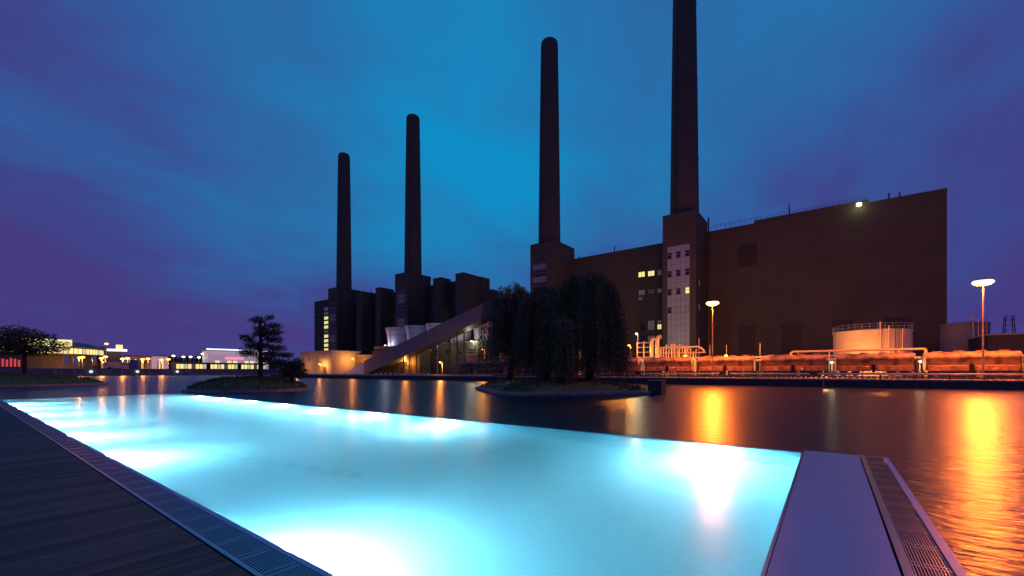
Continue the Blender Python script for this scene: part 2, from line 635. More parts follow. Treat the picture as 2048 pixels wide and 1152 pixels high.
wk = MB().bbox(PX1 + .012, .452, 1.77, 10.42, LZ - 1, .002, .004).build('walkway', 'stone_wet')
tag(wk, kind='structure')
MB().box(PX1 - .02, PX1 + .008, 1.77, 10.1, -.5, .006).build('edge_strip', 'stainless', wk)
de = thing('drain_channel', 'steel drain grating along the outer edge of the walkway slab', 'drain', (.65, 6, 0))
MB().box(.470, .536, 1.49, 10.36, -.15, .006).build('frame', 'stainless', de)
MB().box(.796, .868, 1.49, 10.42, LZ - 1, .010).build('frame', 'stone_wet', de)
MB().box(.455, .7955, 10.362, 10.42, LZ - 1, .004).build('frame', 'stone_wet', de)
MB().box(.4525, .796, 1.49, 10.361, -.5, -.26).build('gutter', 'channel', de)
gm2 = grate_mesh('grate_panel', 12, .252, .50, 'y')
yy = 10.35
while yy > 1.6:
    o = bpy.data.objects.new('grate_panel', gm2)
    col.objects.link(o); o.parent = de
    o.location = Vector((.540, yy - .5, -.004)) - de.location
    yy -= .5

# ---------------------------------------------------------------- timber deck
dk = MB().box(-60, 3, -8, 1.43, -.6, -.03).build('deck', 'concrete_dark')
tag(dk, kind='structure')
pm = MB()
pm.bbox(0, .133, 0, 3.9, -.028, 0, .003)
pme = bpy.data.meshes.new('plank')
pme.from_pydata(pm.v, [], pm.f); pme.materials.append(MATS['decking'])
for i in range(282):
    o = bpy.data.objects.new('plank', pme)
    col.objects.link(o); o.parent = dk
    o.location = (1.2 - i * .139, -2.47 + random.uniform(-.002, .002), .001 + random.uniform(-.0012, .0012))

# ---------------------------------------------------------------- power station
ps = thing('power_station', 'huge dark brick power station with four tall chimneys behind the quay', 'power station', (-100, 140, GZ))
HY = 140.0
MB().box(-214, -122, HY, 146, GZ, 43.2).build('wall', 'brick', ps)
MB().box(-122, -116, HY + .5, 145, GZ, 37).build('wall', 'brick', ps)
MB().box(-116, -88, HY + .8, 160, GZ, 29).build('wall', 'brick', ps)
rw = MB().box(-88, 22, HY, 186, GZ, 43.6).build('wall', 'brick', ps)
MB().box(-30.4, 22.05, HY - .05, HY + .6, 43.6, 44.5).build('parapet', 'brick', ps)
MB().box(-17.4, 8, HY - .06, HY + .5, 44.5, 45.3).build('parapet', 'brick', ps)
rl = MB()
for i in range(28):
    rx = -29 + i * 1.35
    rl.tube([(rx, HY + .3, 44.4), (rx, HY + .3, 46.2)], .03, 4)
rl.tube([(-29, HY + .3, 46.2), (7.5, HY + .3, 46.2)], .03, 4)
rl.tube([(-29, HY + .3, 45.8), (7.5, HY + .3, 45.8)], .03, 4)
rl.build('roof_railing', 'steel_dark', ps)
for (rx, rh) in ((-61, 46.2), (-44, 45.2), (-9, 48.5), (12, 46.5), (14, 46.2), (-75, 45), (-133, 47), (-205, 48)):
    MB().tube([(rx, HY + 2, 43), (rx, HY + 2, rh)], .18, 6).build('vent_pipe', 'steel_dark', ps)
# wall recesses: louvre and doors of the blind hall
for (x0p, y0p, x1p, y1p, nm) in ((1476, 487, 1514, 529, 'louvre'), (1477, 652, 1511, 706, 'door'), (1562, 648, 1603, 706, 'door'),
                                 (1664, 640, 1706, 706, 'door'), (1770, 634, 1822, 706, 'door')):
    a_, c_ = at(x0p, y0p, HY), at(x1p, y1p, HY)
    z1_ = (a_.z + at(x1p, y0p, HY).z) / 2
    z0_ = max(GZ + .01, c_.z)
    fr = MB()
    fr.box(a_.x, c_.x, HY - .06, HY - .003, z0_, z1_)
    lo = fr.build(nm, 'dark_louvre', ps)
    for k in range(int((z1_ - z0_) / .7)):
        MB().box(a_.x + .1, c_.x - .1, HY - .13, HY - .061, z0_ + .25 + k * .7, z0_ + .42 + k * .7).build('slat', 'dark_louvre', lo)
# bays
for (x0, x1, yf, zt) in ((-203.9, -198.5, 132, 44), (-186.8, -182.7, 132, 44.2), (-146, -140.7, 134, 44), (-127.2, -122.5, 129.5, 42.8)):
    bb = MB().box(x0, x1, yf, HY + .3, GZ, zt).build('bay', 'brick', ps)
    MB().box(x0 - .08, x1 + .08, yf - .08, HY + .2, zt, zt + .35).build('coping', 'brick_dark', bb)
# tall narrow windows between bays
for xs in (-137.4, -133.6):
    MB().box(xs, xs + 1.2, HY - .06, HY - .003, 36.5, 42.2).build('window', 'pane_pale', ps)
for zz in (22.5, 25.6):
    wd = MB().box(-137.3, -133.8, HY - .08, HY - .003, zz, zz + 2.4).build('window', 'pane_lit', ps)
    MB().box(-135.7, -135.5, HY - .13, HY - .081, zz, zz + 2.4).build('mullion', 'steel_dark', wd)
MB().box(-150.2, -149.4, HY - .06, HY - .003, 29.5, 30.7).build('window', 'pane_lit', ps)

# towers with chimneys
TOW = [(-225.0, -215.4, 1), (-165.8, -156.2, 2), (-87.6, -77.0, 3), (-39.8, -30.4, 4)]
TY0, TY1, TZ = 128.0, 142.0, 47.6
for (x0, x1, k) in TOW:
    tw = MB().box(x0, x1, TY0, TY1, GZ, TZ).build('tower', 'brick', ps)
    MB().box(x0 - .06, x1 + .06, TY0 - .06, TY1, TZ, TZ + .35).build('coping', 'brick_dark', tw)
    cx, cyy = {1: -221.2, 2: -161.6, 3: -84.0, 4: -35.5}[k], 135.4
    prof = [(4.15, TZ + .351), (4.05, 56), (3.85, 75), (3.6, 95), (3.35, 112), (3.22, 122), (3.18, 123.8),
            (3.0, 124.8), (2.6, 125.2), (2.3, 125.2), (2.2, 124.0)]
    chm = MB().lathe(cx, cyy, prof, 40, False, True).build('chimney', 'chimney_brick', ps, True)
    an = -1.9 if k > 2 else -1.2
    ld = MB()
    for s_ in (-.2, .2):
        pa = []
        for (r_, z_) in prof[:7]:
            pa.append((cx + (r_ + .12) * math.cos(an + s_ * .12), cyy + (r_ + .12) * math.sin(an + s_ * .12), z_))
        ld.tube(pa, .07, 5)
    ld.build('ladder', 'steel_dark', chm)
    for zb in (66, 90, 113):
        r_ = 4.05 - (zb - 56) * .0128
        MB().lathe(cx, cyy, [(r_ + .0, zb), (r_ + .10, zb + .02), (r_ + .10, zb + .3), (r_, zb + .32)], 40, False, False).build('band', 'steel_dark', chm)
    # stair-tower glazing
    if k < 4:
        wx0, wx1 = {1: (x0 + 1.8, x0 + 7.6), 2: (x0 + 2.0, x0 + 7.4), 3: (x0 + 1.2, x0 + 6.8)}[k]
        nrow = 12
        ztop, zbot = 40.5, 13.0
        rh = (ztop - zbot) / nrow
        for r_ in range(nrow):
            z0 = zbot + r_ * rh
            kind = 'pane_pale' if (r_ * 7 + k) % 5 in (0, 2) else 'pane_dark'
            if k == 3:
                kind = 'pane_pale' if r_ in (11, 9, 6) else 'pane_dark'
            wn = MB().box(wx0, wx1, TY0 - .05, TY0 - .003, z0 + .15, z0 + rh - .15).build('window', kind, tw)
            fm = MB()
            for c_ in range(6):
                fx = wx0 + (wx1 - wx0) * c_ / 5
                fm.box(fx - .05, fx + .05, TY0 - .12, TY0 - .051, z0 + .1, z0 + rh - .1)
            fm.box(wx0, wx1, TY0 - .13, TY0 - .051, z0 + rh * .5 - .05, z0 + rh * .5 + .05)
            fm.build('frame', 'galv', wn)
    else:
        # white cladding panels with three columns of windows
        a_, c_ = at(1335, 497, TY0), at(1379.5, 690, TY0)
        px0, px1, pz1, pz0 = a_.x, c_.x, 38.4, 8.0
        ncol = 5
        cw = (px1 - px0) / ncol
        rows = 17
        rh = (pz1 - pz0) / rows
        for r_ in range(rows):
            for c_ in range(ncol):
                zz1 = pz1 - r_ * rh
                xx0 = px0 + c_ * cw
                iswin = r_ in (1, 4, 7, 10) and c_ in (0, 2, 4)
                if iswin:
                    km = 'pane_dark'
                    if r_ == 7 and c_ == 4: km = 'pane_lit'
                    if r_ == 10 and c_ in (2, 4): km = 'pane_dim'
                    wn = MB().box(xx0 + .08, xx0 + cw - .08, TY0 - .05, TY0 - .003, zz1 - rh + .1, zz1 - .06).build('window', km, tw)
                    fm = MB()
                    fm.box(xx0 + .03, xx0 + .12, TY0 - .10, TY0 - .051, zz1 - rh + .04, zz1 - .04)
                    fm.box(xx0 + cw - .12, xx0 + cw - .03, TY0 - .10, TY0 - .051, zz1 - rh + .04, zz1 - .04)
                    fm.box(xx0 + .12, xx0 + cw - .12, TY0 - .10, TY0 - .051, zz1 - rh * .42, zz1 - rh * .34)
                    fm.build('frame', 'galv', wn)
                else:
                    MB().box(xx0 + .035, xx0 + cw - .035, TY0 - .11, TY0 - .003, zz1 - rh + .035, zz1 - .035).build('panel', 'white_panel', tw)
# flue beside the fourth tower
MB().tube([(-29.5, 139.3, GZ), (-29.5, 139.3, 48.5)], .25, 8).build('flue', 'steel_dark', ps)
for zz in (19.5, 26.5):
    MB().box(-30.39, -30.30, 131.2, 131.9, zz, zz + 1.8).build('window', 'pane_dim', ps)
# windows of the wall between the third and fourth towers
for (x0p, x1p, y0p, y1p, km) in (
        (1277, 1290, 545, 553, 'pane_lit'), (1296, 1309, 543, 551, 'pane_lit'), (1315, 1323, 541, 550, 'pane_dim'),
        (1277, 1290, 581, 589, 'pane_dim'), (1296, 1309, 579, 587, 'pane_pale'), (1315, 1323, 578, 585, 'pane_dim'),
        (1277, 1285, 595, 600, 'pane_dim'), (1281, 1290, 650, 660, 'pane_dark'), (1296, 1309, 642, 659, 'pane_dim'),
        (1315, 1323, 649, 658, 'pane_lit'), (1315, 1323, 641, 646, 'pane_dim'), (1296, 1309, 672, 681, 'pane_dim'),
        (1281, 1290, 672, 681, 'pane_dark'), (1179, 1188, 558, 563, 'pane_dim'), (1195, 1199, 577, 583, 'pane_lit'),
        (1230, 1243, 618, 650, 'pane_pale')):
    a_, c_ = at(x0p, y0p, HY), at(x1p, y1p, HY)
    wn = MB().box(a_.x, c_.x, HY - .05, HY - .003, c_.z, a_.z).build('window', km, ps)
    fm = MB()
    nbar = max(2, int((c_.x - a_.x) / .9))
    for i in range(nbar + 1):
        fx = a_.x + (c_.x - a_.x) * i / nbar
        fm.box(fx - .06, fx + .06, HY - .11, HY - .051, c_.z - .05, a_.z + .05)
    fm.box(a_.x, c_.x, HY - .12, HY - .051, c_.z - .15, c_.z)
    fm.build('frame', 'steel_dark', wn)
# floodlight on the roof edge
p = at(1718, 409, HY - 1)
fl = MB().box(p.x - .5, p.x + .5, p.y - .2, p.y + .2, p.z - .35, p.z + .35).build('roof_floodlight', 'mercury_head', ps)
MB().tube([(p.x, p.y + .3, p.z - .6), (p.x, HY + .3, p.z - .6)], .1, 6).build('bracket', 'steel_dark', fl)
light('flood_glow', 'POINT', (p.x, p.y - .6, p.z - .2), 120, (1, .95, .6), fl, .3)

# office block with lit stair windows, left of the first tower
ob = thing('office_block', 'slim dark office tower with a column of lit yellow windows', 'building', (-272, 150, GZ))
MB().box(-281, -262.2, 150, 165, GZ, 48.6).build('wall', 'brick_dark', ob)
MB().box(-281.1, -262.1, 149.9, 165.1, 48.6, 49.1).build('roof', 'steel_dark', ob)
for k in range(14):
    z0 = 6 + k * 3.0
    km = 'pane_lit' if k not in (7, 11, 12) else 'pane_dim'
    if k == 13: km = 'pane_dark'
    wn = MB().box(-268.4, -263.2, 149.93, 149.997, z0, z0 + 1.9).build('window', km, ob)
    fm = MB()
    for i in range(5):
        fm.box(-268.4 + i * 1.3 - .06, -268.4 + i * 1.3 + .06, 149.86, 149.929, z0, z0 + 1.9)
    fm.build('frame', 'steel_dark', wn)
    MB().box(-284, -281.0, 150.3, 164, z0 - .3, z0 - .05).build('balcony', 'galv', ob)

# ---------------------------------------------------------------- coal conveyor gallery
GY0, GY1 = 98.5, 102.5
cg = thing('conveyor_gallery', 'sloping grey enclosed conveyor gallery rising behind the quay', 'conveyor', (-147, 100, GZ))
sl = (22.3 - 5.7) / (147 - 85.9)
XE = -80
zt = lambda X: 5.7 + (X + 147) * sl
prof = [(-147, GZ), (-147, 5.7), (XE, zt(XE)), (XE, zt(XE) - 4.9), (-147 + 1.5, GZ)]
MB().extrude_y(prof, GY0, GY1).build('gallery', 'gallery_sheet', cg)
for k in range(9):
    X = -143 + k * 8
    MB().extrude_y([(X, zt(X) - 4.6), (X, zt(X) - .1), (X + .18, zt(X + .18) - .1), (X + .18, zt(X + .18) - 4.6)], GY0 - .05, GY0 - .002).build('seam_rib', 'gallery_sheet', cg)
MB().extrude_y([(-162, GZ), (-147.02, 5.3), (-147.02, GZ)], GY0 + .2, GY1 - .2).build('ramp_hood', 'cell_white', cg)
for X in (-121.5, -98):
    for dx in (-1.6, 1.6):
        for yy_ in (GY0 + .3, GY1 - .3):
            MB().box(X + dx - .15, X + dx + .15, yy_ - .15, yy_ + .15, GZ, zt(X + dx) - 4.85).build('leg', 'steel_dark', cg)
    h_ = zt(X) - 5
    for k in range(3):
        z0 = GZ + (h_ - GZ) * k / 3; z1 = GZ + (h_ - GZ) * (k + 1) / 3
        MB().tube([(X - 1.6, GY0 + .3, z0), (X + 1.6, GY0 + .3, z1)], .07, 5).build('brace', 'steel_dark', cg)
        MB().tube([(X + 1.6, GY0 + .3, z0), (X - 1.6, GY0 + .3, z1)], .07, 5).build('brace', 'steel_dark', cg)
MB().box(XE, XE + 5, 97.5, 103.5, GZ + 14, 23).build('transfer_house', 'gallery_sheet', cg)
for (lx_, ly_) in ((XE + .5, 98), (XE + 4.5, 98), (XE + .5, 103), (XE + 4.5, 103)):
    MB().box(lx_ - .3, lx_ + .3, ly_ - .3, ly_ + .3, GZ, GZ + 14).build('leg', 'steel_dark', cg)

# ---------------------------------------------------------------- cooling cells
c0 = None
places = ['beside the slim dark brick bays, farthest from the willows', 'second from the slim dark brick bays', 'mostly hidden by the conveyor gallery',
          'right under the upper conveyor gallery', 'beside the willow island']
for i, X in enumerate((-151.3, -138.2, -125.6, -113.2, -100.8)):
    if c0 is None:
        c0 = thing('cooling_cell', 'x', 'cooling tower', (X, 118, 12.2), 'white cooling cells on the low roof')
        pr = [(4.0, 12.2), (4.05, 15.0), (4.3, 17.2), (4.75, 19.4), (5.0, 20.5), (4.8, 20.5), (4.5, 19.2), (4.1, 16.5), (3.9, 13)]
        MB().lathe(X, 118, pr, 36, True, True).build('shell', 'cell_white', c0, True)
        for zz, rr in ((17.2, 4.32), (19.4, 4.77)):
            MB().lathe(X, 118, [(rr, zz), (rr + .07, zz + .03), (rr + .09, zz + .16), (rr + .03, zz + .2)], 36, False, False).build('band', 'galv', c0, True)
        MB().tube([(X + .9, 118 - 4.3, 12.2), (X + .9, 118 - 4.45, 17), (X + .9, 118 - 5.1, 20.6)], .12, 6).build('downpipe', 'galv', c0)
        o = c0
    else:
        o = copy_tree(c0); o.location = (X, 118, 12.2)
    o['label'] = 'white flared cooling cell ' + places[i]

# ---------------------------------------------------------------- low yard buildings
def low_building(name, label, x0, x1, y0, y1, z1, mname, wins=(), roof='concrete', door=None):
    o = thing(name, label, 'building', ((x0 + x1) / 2, y0, GZ))
    MB().box(x0, x1, y0, y1, GZ, z1).build('wall', mname, o)
    MB().box(x0 - .2, x1 + .2, y0 - .2, y1 + .2, z1, z1 + .3).build('roof', roof, o)
    for (a_, c_, d_, e_) in wins:
        wn = MB().box(a_, c_, y0 - .06, y0 - .003, d_, e_).build('window', 'pane_dark', o)
        MB().box(a_, c_, y0 - .12, y0 - .061, d_ + (e_ - d_) * .5 - .05, d_ + (e_ - d_) * .5 + .05).build('frame', 'galv', wn)
    if door:
        MB().box(door[0], door[1], y0 - .06, y0 - .003, GZ, GZ + door[2]).build('door', 'steel_dark', o)
    return o


low_building('cooling_house', 'long low brown hall carrying the white cooling cells', -158, -92, 111, 125, 12.0, 'brown_sheet',
             [(-150 + i * 6, -148 + i * 6, 8, 9.5) for i in range(9)])
low_building('pump_house', 'plain grey block lit orange by a wall lamp near the harbour corner', -192, -166, 96, 110, 10.2, 'render_grey',
             [(-186, -184, 6, 7.4), (-178, -176, 6, 7.4)], door=(-173, -170, 3))
low_building('switch_house', 'low brown shed behind the ramp of the conveyor', -168.8, -150, 107, 110.5, 8.4, 'brown_sheet',
             [(-164, -162, 4, 5.4), (-158, -156, 4, 5.4)])
low_building('brick_annex', 'small orange lit annex under the conveyor gallery', -150, -121, 104.5, 110, 9.6, 'brown_sheet',
             [(-146, -144, 6, 7.2)], door=(-132, -130, 2.6))
low_building('yard_shed', 'long low rust brown shed behind the rail wagons beside the willows', -86, -46, 92, 99, 6.4, 'brown_sheet',
             [(-80 + i * 7, -78 + i * 7, 3.4, 4.6) for i in range(5)])
low_building('valve_house', 'small concrete block glowing orange behind the willow island', -54, -46.5, 84, 90, 6.0, 'render_grey',
             door=(-50, -48.8, 2.4))
low_building('store_hall', 'long low black store hall beyond the grey tank', 24, 150, 118, 150, 8.4, 'brick_dark',
             [(30 + i * 8, 34 + i * 8, 4, 5.5) for i in range(10)])
p = at(2018, 660, 125)
ms = thing('lattice_mast', 'slim dark lattice mast on the roof of the black store hall', 'mast', (p.x, 125, 8.7))
for dx, dy in ((-.7, -.7), (.7, -.7), (.7, .7), (-.7, .7)):
    MB().tube([(p.x + dx, 125 + dy, 8.7), (p.x + dx * .7, 125 + dy * .7, 12.4)], .09, 5).build('leg', 'steel_dark', ms)
for zz in (9.6, 10.6, 11.6, 12.4):
    MB().box(p.x - .8, p.x + .8, 124.3, 124.36, zz, zz + .1).build('brace', 'steel_dark', ms)

# ---------------------------------------------------------------- storage tanks
def tank(label, X, Y, r, ztop, mname, railing):
    o = thing('storage_tank', label, 'tank', (X, Y, GZ))
    MB().lathe(X, Y, [(r, GZ), (r, ztop - .3), (r + .12, ztop - .28), (r + .12, ztop), (r * .5, ztop + .35), (.1, ztop + .5)], 48).build('shell', mname, o, True)
    for s_ in (1, 2, 3):
        MB().lathe(X, Y, [(r, GZ + s_ * 2.2), (r + .03, GZ + s_ * 2.2 + .02), (r + .03, GZ + s_ * 2.2 + .1), (r, GZ + s_ * 2.2 + .12)], 48, False, False).build('seam', mname, o, True)
    if railing:
        rr = MB()
        n_ = 34
        pts1 = []; pts2 = []
        for k in range(n_ + 1):
            an = 2 * math.pi * k / n_
            q_ = (X + (r + .05) * math.cos(an), Y + (r + .05) * math.sin(an))
            rr.tube([(*q_, ztop), (*q_, ztop + 1.1)], .035, 4)
            pts1.append((*q_, ztop + 1.1)); pts2.append((*q_, ztop + .6))
        rr.tube(pts1, .035, 4, False); rr.tube(pts2, .035, 4, False)
        rr.build('railing', 'galv', o)
    for (an, rad, zx) in ((-1.42, .16, 1.3), (-1.22, .12, .6), (-.86, .12, .1)):
        qx, qy = X + (r + .3) * math.cos(an), Y + (r + .3) * math.sin(an)
        MB().tube([(qx, qy, GZ), (qx, qy, ztop + zx)], rad, 8).build('riser_pipe', 'galv', o)
    qx, qy = X + (r + .35) * math.cos(-1.02), Y + (r + .35) * math.sin(-1.02)
    lm = MB()
    for d in (-.25, .25):
        lm.tube([(qx + d, qy, GZ), (qx + d, qy, ztop + 1.1)], .04, 4)
    for k in range(int((ztop - GZ) / .35)):
        lm.tube([(qx - .25, qy, GZ + .3 + k * .35), (qx + .25, qy, GZ + .3 + k * .35)], .025, 4)
    lm.build('ladder', 'steel_dark', o)
    return o


pt = at(1743, 664, 105)
tank('wide pale storage tank with roof railing glowing orange before the blind brick wall', pt.x, 106, 5.8, 9.2, 'tank_white', True)
pt = at(1925, 651, 134)
tank('plain grey storage tank past the corner of the brick hall', pt.x + .6, 136, 3.9, 12.2, 'tank_grey', False)

# ---------------------------------------------------------------- rail track and hopper wagons
tr = thing('rail_track', 'rail track with sleepers along the quay under the wagons', 'track', (0, 77, GZ))
for yy_ in (76.3, 77.74):
    MB().box(-110, 120, yy_ - .035, yy_ + .035, GZ + .16, GZ + .32).build('rail', 'steel_rail', tr)
slm = bpy.data.meshes.new('sleeper')
_m = MB().box(-.13, .13, -1.25, 1.25, 0, .16)
slm.from_pydata(_m.v, [], _m.f); slm.materials.append(MATS['concrete_dark'])
for i in range(200):
    o = bpy.data.objects.new('sleeper', slm)
    col.objects.link(o); o.parent = tr
    o.location = (-62 + i * .62, .02, 0)

WX, WY = 4.85, 77.02


def hopper(y):
    # closed profile (y offset, z): rounded overhanging roof, waist, flared lower panel
    pts = []
    for k in range(13):
        an = math.pi * k / 12
        pts.append((y + 1.45 * math.cos(math.pi - an), 3.42 + .68 * math.sin(an)))
    pts += [(y + 1.38, 3.22), (y + .98, 2.42), (y + .95, 1.9), (y + .9, 1.75), (y - .9, 1.75), (y - .95, 1.9), (y - .98, 2.42), (y - 1.38, 3.22)]
    return pts


wg = thing('hopper_wagon', 'x', 'wagon', (WX, WY, GZ), 'hopper wagons in a row on the quay track')
hl = 4.05
MB().extrude_x(hopper(WY), WX - hl, WX + hl, False).build('body', 'wagon_rust', wg, True)
for s_ in (-1, 1):
    xe = WX + s_ * hl
    MB().extrude_x([(y * 1.0 + (WY - y) * .003, z) for y, z in hopper(WY)], xe - .02, xe + .02).build('end_wall', 'wagon_end', wg)
    MB().box(xe + s_ * .25 - .2, xe + s_ * .25 + .2, WY - 1.25, WY + 1.25, 1.45, 1.58).build('platform', 'steel_dark', wg)
    ldm = MB()
    for d in (-.22, .22):
        ldm.tube([(xe + s_ * .3, WY - .9 + d, 1.58), (xe + s_ * .3, WY - .9 + d, 3.6)], .03, 4)
    for k in range(6):
        ldm.tube([(xe + s_ * .3, WY - 1.12, 1.8 + k * .3), (xe + s_ * .3, WY - .68, 1.8 + k * .3)], .02, 4)
    ldm.build('ladder', 'steel_rail', wg)
    MB().tube([(xe + s_ * .45, WY - .85, 1.4), (xe + s_ * .55, WY - .85, 1.4), (xe + s_ * .555, WY - .85, 1.4)], [.1, .1, .2], 8).build('buffer', 'steel_dark', wg)
for s_ in (-1, 1):
    x0 = WX + (-3.9 if s_ < 0 else .25)
    # lower discharge flaps, one on each side of the middle post
    pf = [(WY - 1.10, 2.40), (WY - 1.34, 2.30), (WY - 1.34, 1.72), (WY - 1.1, 1.62)]
    MB().extrude_x(pf, x0, x0 + 3.65).build('flap', 'wagon_side', wg)
for k in range(9):
    xr = WX - 3.8 + k * .95
    MB().extrude_x([(WY - 1.49, 3.3), (WY - 1.44, 3.62), (WY - 1.14, 3.90), (WY - 1.08, 3.86), (WY - 1.40, 3.3)], xr - .04, xr + .04).build('rib', 'wagon_rust', wg)
for xh in (-2.9, -1.0, 1.0, 2.9):
    MB().bbox(WX + xh - .45, WX + xh + .45, WY - .42, WY + .42, 4.02, 4.22, .06).build('hatch', 'wagon_side', wg)
MB().box(WX - .16, WX + .16, WY - 1.40, WY - 1.0, 1.5, 2.55).build('post', 'channel', wg)
MB().box(WX - hl - .4, WX + hl + .4, WY - 1.0, WY + 1.0, 1.30, 1.449).build('frame', 'steel_dark', wg)
for xw in (-3.2, -1.9, 1.9, 3.2):
    for sy in (-.72, .72):
        mbw = MB()
        seg = 16
        for (r_, d) in ((.46, -.06), (.46, .06), (.30, .05), (.1, .09)):
            for k in range(seg):
                an = 2 * math.pi * k / seg
                mbw.v.append((WX + xw + r_ * math.cos(an), WY + sy + d * (1 if sy > 0 else -1), GZ + .32 + .46 + r_ * math.sin(an)))
        for i in range(3):
            for k in range(seg):
                q2 = (k + 1) % seg
                mbw.f.append((i * seg + k, i * seg + q2, (i + 1) * seg + q2, (i + 1) * seg + k))
        mbw.f.append(tuple(3 * seg + k for k in range(seg)))
        mbw.build('wheel', 'steel_rail', wg)
WL = {5: 'behind the far end of the willow island', 4: 'peeping past the conveyor legs', 3: 'hidden behind the willow trunks', 2: 'behind the biggest willow',
      1: 'just past the willows below the pipework', 0: 'below the sodium lamp near the pipework'}
first = True
wlab = {
    -8: 'dark hopper wagon at the conveyor end of the row', -7: 'hopper wagon second from the conveyor end of the row', -6: 'hopper wagon third from the conveyor end of the row',
    -5: 'hopper wagon behind the thin end of the willow island', -4: 'hopper wagon hidden behind the willow trunks',
    -3: 'rust brown hopper wagon just past the willows below the pipework', -2: 'bright orange lit hopper wagon right behind the sodium lamp before the brick tower',
    -1: 'rust brown hopper wagon with pale letters and a white plate on its flap', 0: 'hopper wagon in front of the wide railed tank',
    1: 'hopper wagon beside the elbow of the yellow pipe', 2: 'hopper wagon right behind the tall lamp past the grey tank', 3: 'last hopper wagon beyond the tall lamp'}
for k in range(-8, 4):
    if first:
        o = wg; first = False
    else:
        o = copy_tree(wg)
    o.location = (WX + 9.22 * k, WY, GZ)
    o['label'] = wlab[k]
    if k == -1:
        text_mesh('lettering', 'AEC', .42, 'letter_paint', o, (WX - 9.22 - 2.2, WY - 1.36, 1.85), 0, .008)
        MB().box(WX - 9.22 + 1.0, WX - 9.22 + 1.3, WY - 1.37, WY - 1.342, 1.85, 2.2).build('plate', 'plaque', o)
    if k in (0, 1, 2):
        text_mesh('lettering', '4001', .26, 'letter_paint', o, (WX + 9.22 * k + 2.0, WY - 1.36, 1.9), 0, .008)

# quay guard rails: three long beams with gaps
for (x0, x1, lb) in ((-45, -26.8, 'pale steel guard beam on the quay edge beside the willow island'),
                     (-25.6, -13.4, 'pale steel guard beam on the quay edge below the nearer brick tower lamp'),
                     (-12.0, -2.2, 'pale steel guard beam on the quay edge before the wagon with pale letters'),
                     (-1.2, 30, 'pale steel guard beam on the quay edge below the railed tank')):
    gr = thing('guard_rail', lb, 'guard rail', ((x0 + x1) / 2, 70.6, GZ))
    MB().tube([(x0, 70.6, GZ + .62), (x1, 70.6, GZ + .62)], .11, 8).build('beam', 'galv', gr)
    n_ = max(2, int((x1 - x0) / 3))
    for i in range(n_ + 1):
        X = x0 + .2 + (x1 - x0 - .4) * i / n_
        MB().box(X - .06, X + .06, 70.54, 70.66, GZ, GZ + .6).build('post', 'steel_dark', gr)
# bollards / kerb stones in front of the conveyor
for i in range(12):
    p = at(752 + i * 9.5, 748, 70.2)
    bo = MB().lathe(p.x, 70.2, [(.22, GZ + .004), (.20, GZ + .35), (.30, GZ + .42), (.30, GZ + .55), (.1, GZ + .6)], 10).build('bollard', 'plaque', None, True)
    tag(bo, 'short pale mooring bollard on the quay edge before the conveyor', 'bollard', 'bollards on the quay before the conveyor')

# ---------------------------------------------------------------- lamps
def lamp_post(label, X, Y, h, power, head='sodium_bright', big=True, colr=SOD):
    o = thing('lamp_post', label, 'lamp', (X, Y, GZ))
    MB().tube([(X, Y, GZ), (X, Y, GZ + 1.2), (X, Y, GZ + 1.25), (X, Y, h)], [.15, .14, .10, .055], 10).build('pole', 'steel_rail', o, True)
    if big:
        MB().lathe(X, Y, [(.10, h + .30), (.80, h + .22), (.86, h + .30), (.5, h + .42), (.1, h + .5)], 24).build('cap', 'steel_dark', o, True)
        MB().lathe(X, Y, [(.10, h - .30), (.55, h - .26), (.85, h - .10), (.92, h + .06), (.80, h + .20), (.10, h + .28)], 24).build('diffuser', head, o, True)
        light('lamp_glow', 'POINT', (X, Y, h - .80), power * LP * 1.5, colr, o, .45)
    else:
        MB().tube([(X, Y, h - .1), (X, Y - .5, h + .05), (X, Y - .9, h + .05)], .05, 6).build('arm', 'galv', o)
        MB().lathe(X, Y - .95, [(.06, h - .22), (.26, h - .15), (.28, h + .0), (.1, h + .12)], 12).build('luminaire', head, o, True)
        light('lamp_glow', 'POINT', (X, Y - .95, h - .42), power * LP, colr, o, .25)
    return o


